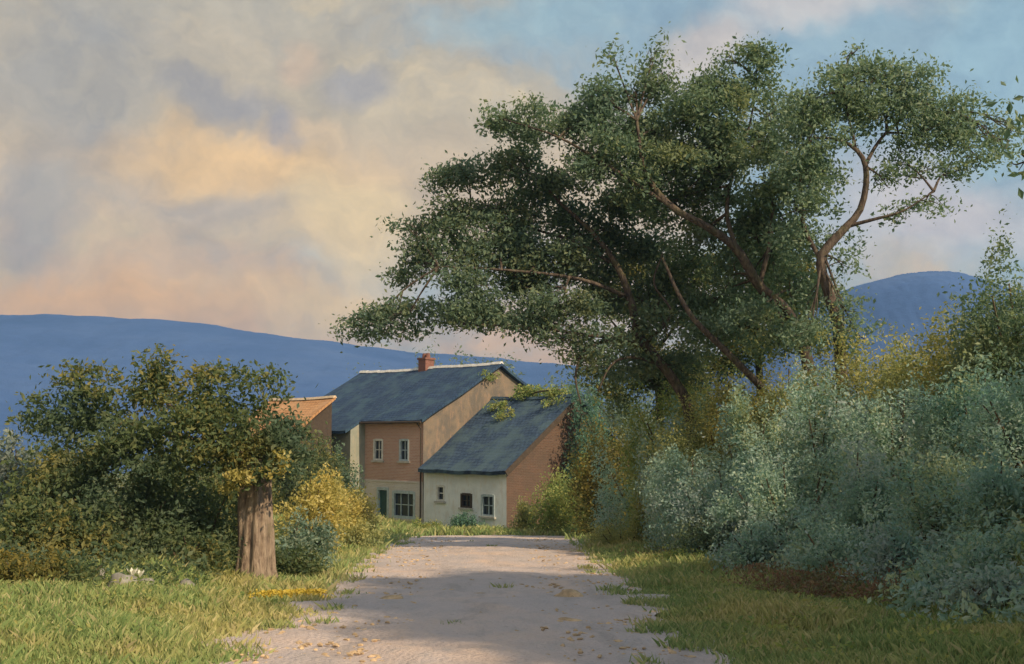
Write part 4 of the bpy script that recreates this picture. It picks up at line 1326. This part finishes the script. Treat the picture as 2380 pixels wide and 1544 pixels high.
ground_cover('russet_ground_cover', 'russet low plants along the foot of the right bank', 'ground cover',
             [(1760, 1355, 90, 800), (1850, 1375, 120, 1300), (1930, 1388, 110, 1200), (2040, 1405, 100, 700), (2110, 1420, 70, 350), (1590, 1300, 110, 1500), (1690, 1275, 70, 900)], 'leaf_russet', 0.06, 0.26)
def undergrowth(name, label, n, xa, xb, ya, yb, mat, leaf, hmax):
    y = rng.uniform(ya, yb, n // 14)
    x = rng.uniform(xa, xb, n // 14) + 0.3 * np.sin(y)
    k = rng.uniform(0.3, 1.0, n // 14)
    x, y, k = [np.repeat(q, 14) for q in (x, y, k)]
    x = x + rng.normal(size=len(x)) * leaf * 1.6
    y = y + rng.normal(size=len(x)) * leaf * 1.6
    z = ground_z(x, y) + rng.uniform(0.0, 1.0, len(x)) * hmax * k
    return tag(leaf_mesh(name, np.stack([x, y, z], -1), leaf, M[mat], None), label, 'undergrowth', None, 'stuff')


undergrowth('bank_undergrowth', 'low blue-green leafy undergrowth covering the right bank', 46000, 4.3, 11.0, 9.5, 36, 'leaf_bank', 0.085, 0.5)
undergrowth('hedge_undergrowth', 'low dark leafy undergrowth under the left hedge', 22000, -11.0, -4.3, 14.2, 24, 'leaf_hedge', 0.085, 0.5)
ground_cover('yellow_sun_patch', 'low strip of yellow leaves standing in for a sunlit patch at the lane edge below the pollard', 'sunlit patch',
             [(640, 1390, 45, 900), (700, 1388, 45, 900), (735, 1386, 25, 350)], 'sun_patch_yellow', 0.045, 0.14)  # yellow leaves stand in for a sunlit patch beside the lane


# --- grass
def blades(n, x, y, h, w):
    z = ground_z(x, y)
    a = rng.uniform(0, 6.283, n)
    lean = rng.normal(size=(n, 2)) * (h * 0.45)[:, None]
    v = np.empty((n, 4, 3))
    dx, dy = np.cos(a) * w, np.sin(a) * w
    v[:, 0] = np.stack([x - dx, y - dy, z - 0.02], -1)
    v[:, 1] = np.stack([x + dx, y + dy, z - 0.02], -1)
    v[:, 2] = np.stack([x + dx * 0.8 + lean[:, 0] * 0.4, y + dy * 0.8 + lean[:, 1] * 0.4, z + h * 0.6], -1)
    v[:, 3] = np.stack([x + lean[:, 0], y + lean[:, 1], z + h], -1)
    return v


def grass_zone(n, xa, xb, ya, yb, hmin, hmax, wmul=1.0, ypow=1.0):
    y = ya + (yb - ya) * rng.uniform(0, 1, n) ** ypow
    x = rng.uniform(xa, xb, n)
    wob = 0.14 * np.sin(y * 1.7) + 0.08 * np.sin(y * 4.3 + 1)
    keep = (x < road_l(y) - 0.06 + wob + rng.normal(size=n) * 0.10 + np.abs(rng.normal(size=n)) * 0.35 * (np.sin(y * 2.9) * np.sin(y * 0.83) > 0.1)) | (x > road_r(y) + 0.06 + wob + rng.normal(size=n) * 0.10 - np.abs(rng.normal(size=n)) * 0.35 * (np.sin(y * 2.3 + 1) * np.sin(y * 0.71) > 0.1)) | (y > 48.5)
    for (su, sv) in ((282, 1412), (228, 1397), (336, 1398), (432, 1392), (594, 1393)):
        sy = 3068 / (sv - 1180)
        sx = at(su, sv, sy).x
        keep &= ~((np.abs(x - sx) < 0.17) & (y > sy - 1.3) & (y < sy + 0.1) & (rng.uniform(0, 1, n) < 0.85))
    x, y = x[keep], y[keep]
    n = len(x)
    tuft = 0.5 + 0.5 * np.sin(x * 2.3 + 1.3 * np.sin(y * 1.9)) * np.sin(y * 2.1 + x)
    h = rng.uniform(hmin, hmax, n) * (0.6 + 0.7 * tuft)
    return blades(n, x, y, h, (0.0022 + 0.0006 * y) * wmul * rng.uniform(0.7, 1.3, n))


GV = [grass_zone(75000, -9.5, -2.0, 7.0, 15.5, 0.03, 0.12, 1, 1.3), grass_zone(80000, 1.2, 7.0, 7.0, 17.5, 0.03, 0.12, 1, 1.3),
      grass_zone(26000, -7, -2.5, 15, 27, 0.06, 0.20), grass_zone(30000, 1.8, 6.5, 16, 32, 0.06, 0.22),
      grass_zone(16000, -10, -3.5, 27, 49, 0.08, 0.28, 1.1), grass_zone(18000, 2.0, 9, 30, 50, 0.08, 0.3, 1.1),
      grass_zone(22000, -9, 6, 47.5, 57, 0.12, 0.42, 1.2)]
tn = 70
ty = 8.5 + 32 * rng.uniform(0, 1, tn) ** 1.3
tm = np.where(rng.uniform(0, 1, tn) < 0.10, 0.5 + rng.normal(size=tn) * 0.05, np.where(rng.uniform(0, 1, tn) < 0.5, 0.06, 0.94) + rng.normal(size=tn) * 0.04)
tx = road_l(ty) + (road_r(ty) - road_l(ty)) * tm
tx, ty = np.repeat(tx, 45), np.repeat(ty, 45)
tx, ty = tx + rng.normal(size=len(tx)) * 0.07, ty + rng.normal(size=len(tx)) * 0.10
GV.append(blades(len(tx), tx, ty, rng.uniform(0.06, 0.13, len(tx)), (0.0022 + 0.0006 * ty)))
GV = np.concatenate(GV)
grass = np_mesh('grass', GV.reshape(-1, 3), np.arange(len(GV) * 4), 4, M['grass'])
tag(grass, 'green and straw-coloured grass on both verges of the lane', 'grass', None, 'stuff')

wx, wy = [], []
for (xa, xb, ya, yb, n) in ((-8.5, -2.7, 8, 15, 150), (1.9, 6.0, 8, 18, 170), (-6, -3, 15, 26, 60), (2.2, 5, 18, 32, 80)):
    wx.append(rng.uniform(xa, xb, n))
    wy.append(rng.uniform(ya, yb, n))
wx, wy = np.concatenate(wx), np.concatenate(wy)
ok = (wx < road_l(wy) - 0.15) | (wx > road_r(wy) + 0.15)
wx, wy = wx[ok], wy[ok]
per = 26
cxw, cyw = np.repeat(wx, per), np.repeat(wy, per)
sw = np.repeat(rng.uniform(0.05, 0.17, len(wx)), per)
qx, qy = cxw + rng.normal(size=len(cxw)) * sw, cyw + rng.normal(size=len(cxw)) * sw
wd = leaf_mesh('verge_weeds', np.stack([qx, qy, ground_z(qx, qy) + rng.uniform(0.02, 1.1, len(qx)) * sw], -1), 0.05, M['leaf_grass_green'], None)
tag(wd, 'broad-leaved weeds dotted through the verge grass', 'weeds', None, 'stuff')

# --- loose pebbles in the lane
mb_v, mb_f = [], []
ico = [(0, 0, 1), (0.89, 0, 0.45), (0.28, 0.85, 0.45), (-0.72, 0.53, 0.45), (-0.72, -0.53, 0.45), (0.28, -0.85, 0.45), (0.6, 0.5, -0.4), (-0.3, 0.7, -0.4), (-0.8, 0, -0.4), (-0.3, -0.7, -0.4), (0.6, -0.5, -0.4)]
icf = [(0, 1, 2), (0, 2, 3), (0, 3, 4), (0, 4, 5), (0, 5, 1), (1, 6, 2), (2, 7, 3), (3, 8, 4), (4, 9, 5), (5, 10, 1), (6, 7, 2), (7, 8, 3), (8, 9, 4), (9, 10, 5), (10, 6, 1)]
ico = np.array(ico)
icf = np.array(icf)
npb = 2600
yy = 7 + 40 * rng.uniform(0, 1, npb) ** 1.6
tt = rng.uniform(0.02, 0.98, npb)
xx = road_l(yy) + (road_r(yy) - road_l(yy)) * tt
sz = rng.uniform(0.008, 0.03, npb) * (1 + yy / 40)
zz = ground_z(xx, yy) + 0.035
PV = (ico[None] * (1 + 0.25 * rng.normal(size=(npb, len(ico), 1))) * np.stack([sz, sz * rng.uniform(0.6, 1.2, npb), sz * 0.55], -1)[:, None]) + np.stack([xx, yy, zz], -1)[:, None]
PF = (icf[None] + (np.arange(npb) * len(ico))[:, None, None]).reshape(-1)
peb = np_mesh('pebbles', PV.reshape(-1, 3), PF, 3, M['stone_buff'])
tag(peb, 'small loose pebbles scattered over the earth lane', 'pebbles', None, 'stuff')


def stone(label, u, v, wpx, hpx, mat, group, name='field_stone'):
    Yd = 3068 / (v - 1180)
    p = at(u, v, Yd)
    w, h = wpx / F * Yd / 2, hpx / F * Yd
    bm = bmesh.new()
    bmesh.ops.create_icosphere(bm, subdivisions=3, radius=1)
    ph = rng.uniform(0, 6, 6)
    for vt in bm.verts:
        c = vt.co
        k = 1 + 0.26 * math.sin(c.x * 3 + ph[0]) * math.sin(c.y * 3 + ph[1]) + 0.09 * math.sin(c.z * 5 + ph[2] + c.x * 2) + 0.05 * math.sin(c.y * 8 + ph[3])
        vt.co = Vector((c.x * w * k, c.y * w * 0.75 * k, max(c.z, -0.35) * h * k))
    me = bpy.data.meshes.new(name)
    bm.to_mesh(me)
    bm.free()
    for f in me.polygons:
        f.use_smooth = True
    me.materials.append(M[mat])
    o = bpy.data.objects.new(name, me)
    o.location = (p.x, Yd, gz(p.x, Yd) + (0.02 if name != 'field_stone' else 0.0))
    col.objects.link(o)
    return tag(o, label, 'stone', group)


SG = 'stones along the left hedge foot'
stone('largest grey rounded stone in the grass below the hedge', 282, 1412, 64, 24, 'stone', SG)
stone('small buff stone left of the largest hedge-foot stone', 228, 1397, 34, 17, 'stone', SG)
stone('small pale stone just right of the largest hedge-foot stone', 336, 1398, 36, 17, 'stone', SG)
stone('pale stone midway between the largest stone and pollard trunk', 432, 1392, 36, 17, 'stone', SG)
stone('little pale stone left of the yellow sunlit strip', 594, 1393, 20, 12, 'stone', SG)
LG = 'low buff lumps standing in for sun flecks on the lane'  # added lumps whose buff colour stands in for flecks of sun
stone('low buff lump standing in for a sun fleck on the left side of the lane', 905, 1392, 58, 13, 'stone_buff', LG, 'sun_fleck_lump')
stone('flat buff lump standing in for a sun fleck near the middle of lane', 1112, 1383, 52, 9, 'stone_buff', LG, 'sun_fleck_lump')
stone('widest low buff lump standing in for a sun fleck on the right side of lane', 1325, 1384, 76, 15, 'stone_buff', LG, 'sun_fleck_lump')
stone('flat buff lump standing in for a sun fleck nearer the viewer in middle of lane', 1150, 1444, 66, 9, 'stone_buff', LG, 'sun_fleck_lump')
stone('flat buff lump standing in for a sun fleck nearer the viewer at right of lane', 1330, 1440, 60, 10, 'stone_buff', LG, 'sun_fleck_lump')


# --- the white flower in front of the dark hedge
def white_flower(u, v, label):
    Yd = 13.6
    p = at(u, v, Yd)
    z0 = gz(p.x, Yd)
    root = empty('white_flower', (p.x, Yd, z0))
    tag(root, label, 'flower')
    h = p.z - z0
    mb = MB()
    mb.tube(spline([(0, 0, -0.03), (0.02, 0, h * 0.5), (0, 0, h)], 7), [0.008] * 7, 5)
    mb.tube(spline([(0.01, 0, h * 0.4), (0.06, 0, h * 0.7), (0.075, 0, h * 0.93)], 6), [0.006] * 6, 5)
    mb.build('stem', M['leaf_grass_green'], root)
    for (cx, cz, s) in ((0, h, 0.07), (0.09, h * 0.9, 0.06)):
        mb = MB()
        for k in range(6):
            a = k * math.pi / 3
            ca, sa = math.cos(a), math.sin(a)
            mb.poly([(cx, 0, cz - s * 0.5), (cx + ca * s * 0.7 - sa * s * 0.35, sa * s * 0.7 + ca * s * 0.35, cz + s * 0.5), (cx + ca * s * 1.1, sa * s * 1.1, cz + s * 1.1), (cx + ca * s * 0.7 + sa * s * 0.35, sa * s * 0.7 - ca * s * 0.35, cz + s * 0.5)])
        mb.build('bloom', M['flower_white'], root)


white_flower(308, 1335, 'white flower with two blooms against the dark hedge')

# ------------------------------------------------------------------ haze over the valley
HZ = bpy.data.materials.new('evening_haze')
HZ.use_nodes = True
ht = NT(HZ.node_tree)
ht.n.clear()
ho = ht.new('ShaderNodeOutputMaterial')
pv = ht.new('ShaderNodeVolumePrincipled')
pv.inputs['Color'].default_value = (0.30, 0.53, 1.0, 1)
pv.inputs['Density'].default_value = 0.00042
pv.inputs['Anisotropy'].default_value = 0.1
ht.link(pv.outputs[0], ho.inputs['Volume'])
mb = MB()
mb.box(-2600, 2600, -200, 1960, -45, 215)
haze = mb.build('haze', HZ)
haze['kind'] = 'stuff'
haze['label'] = 'thin blue evening haze over the valley'
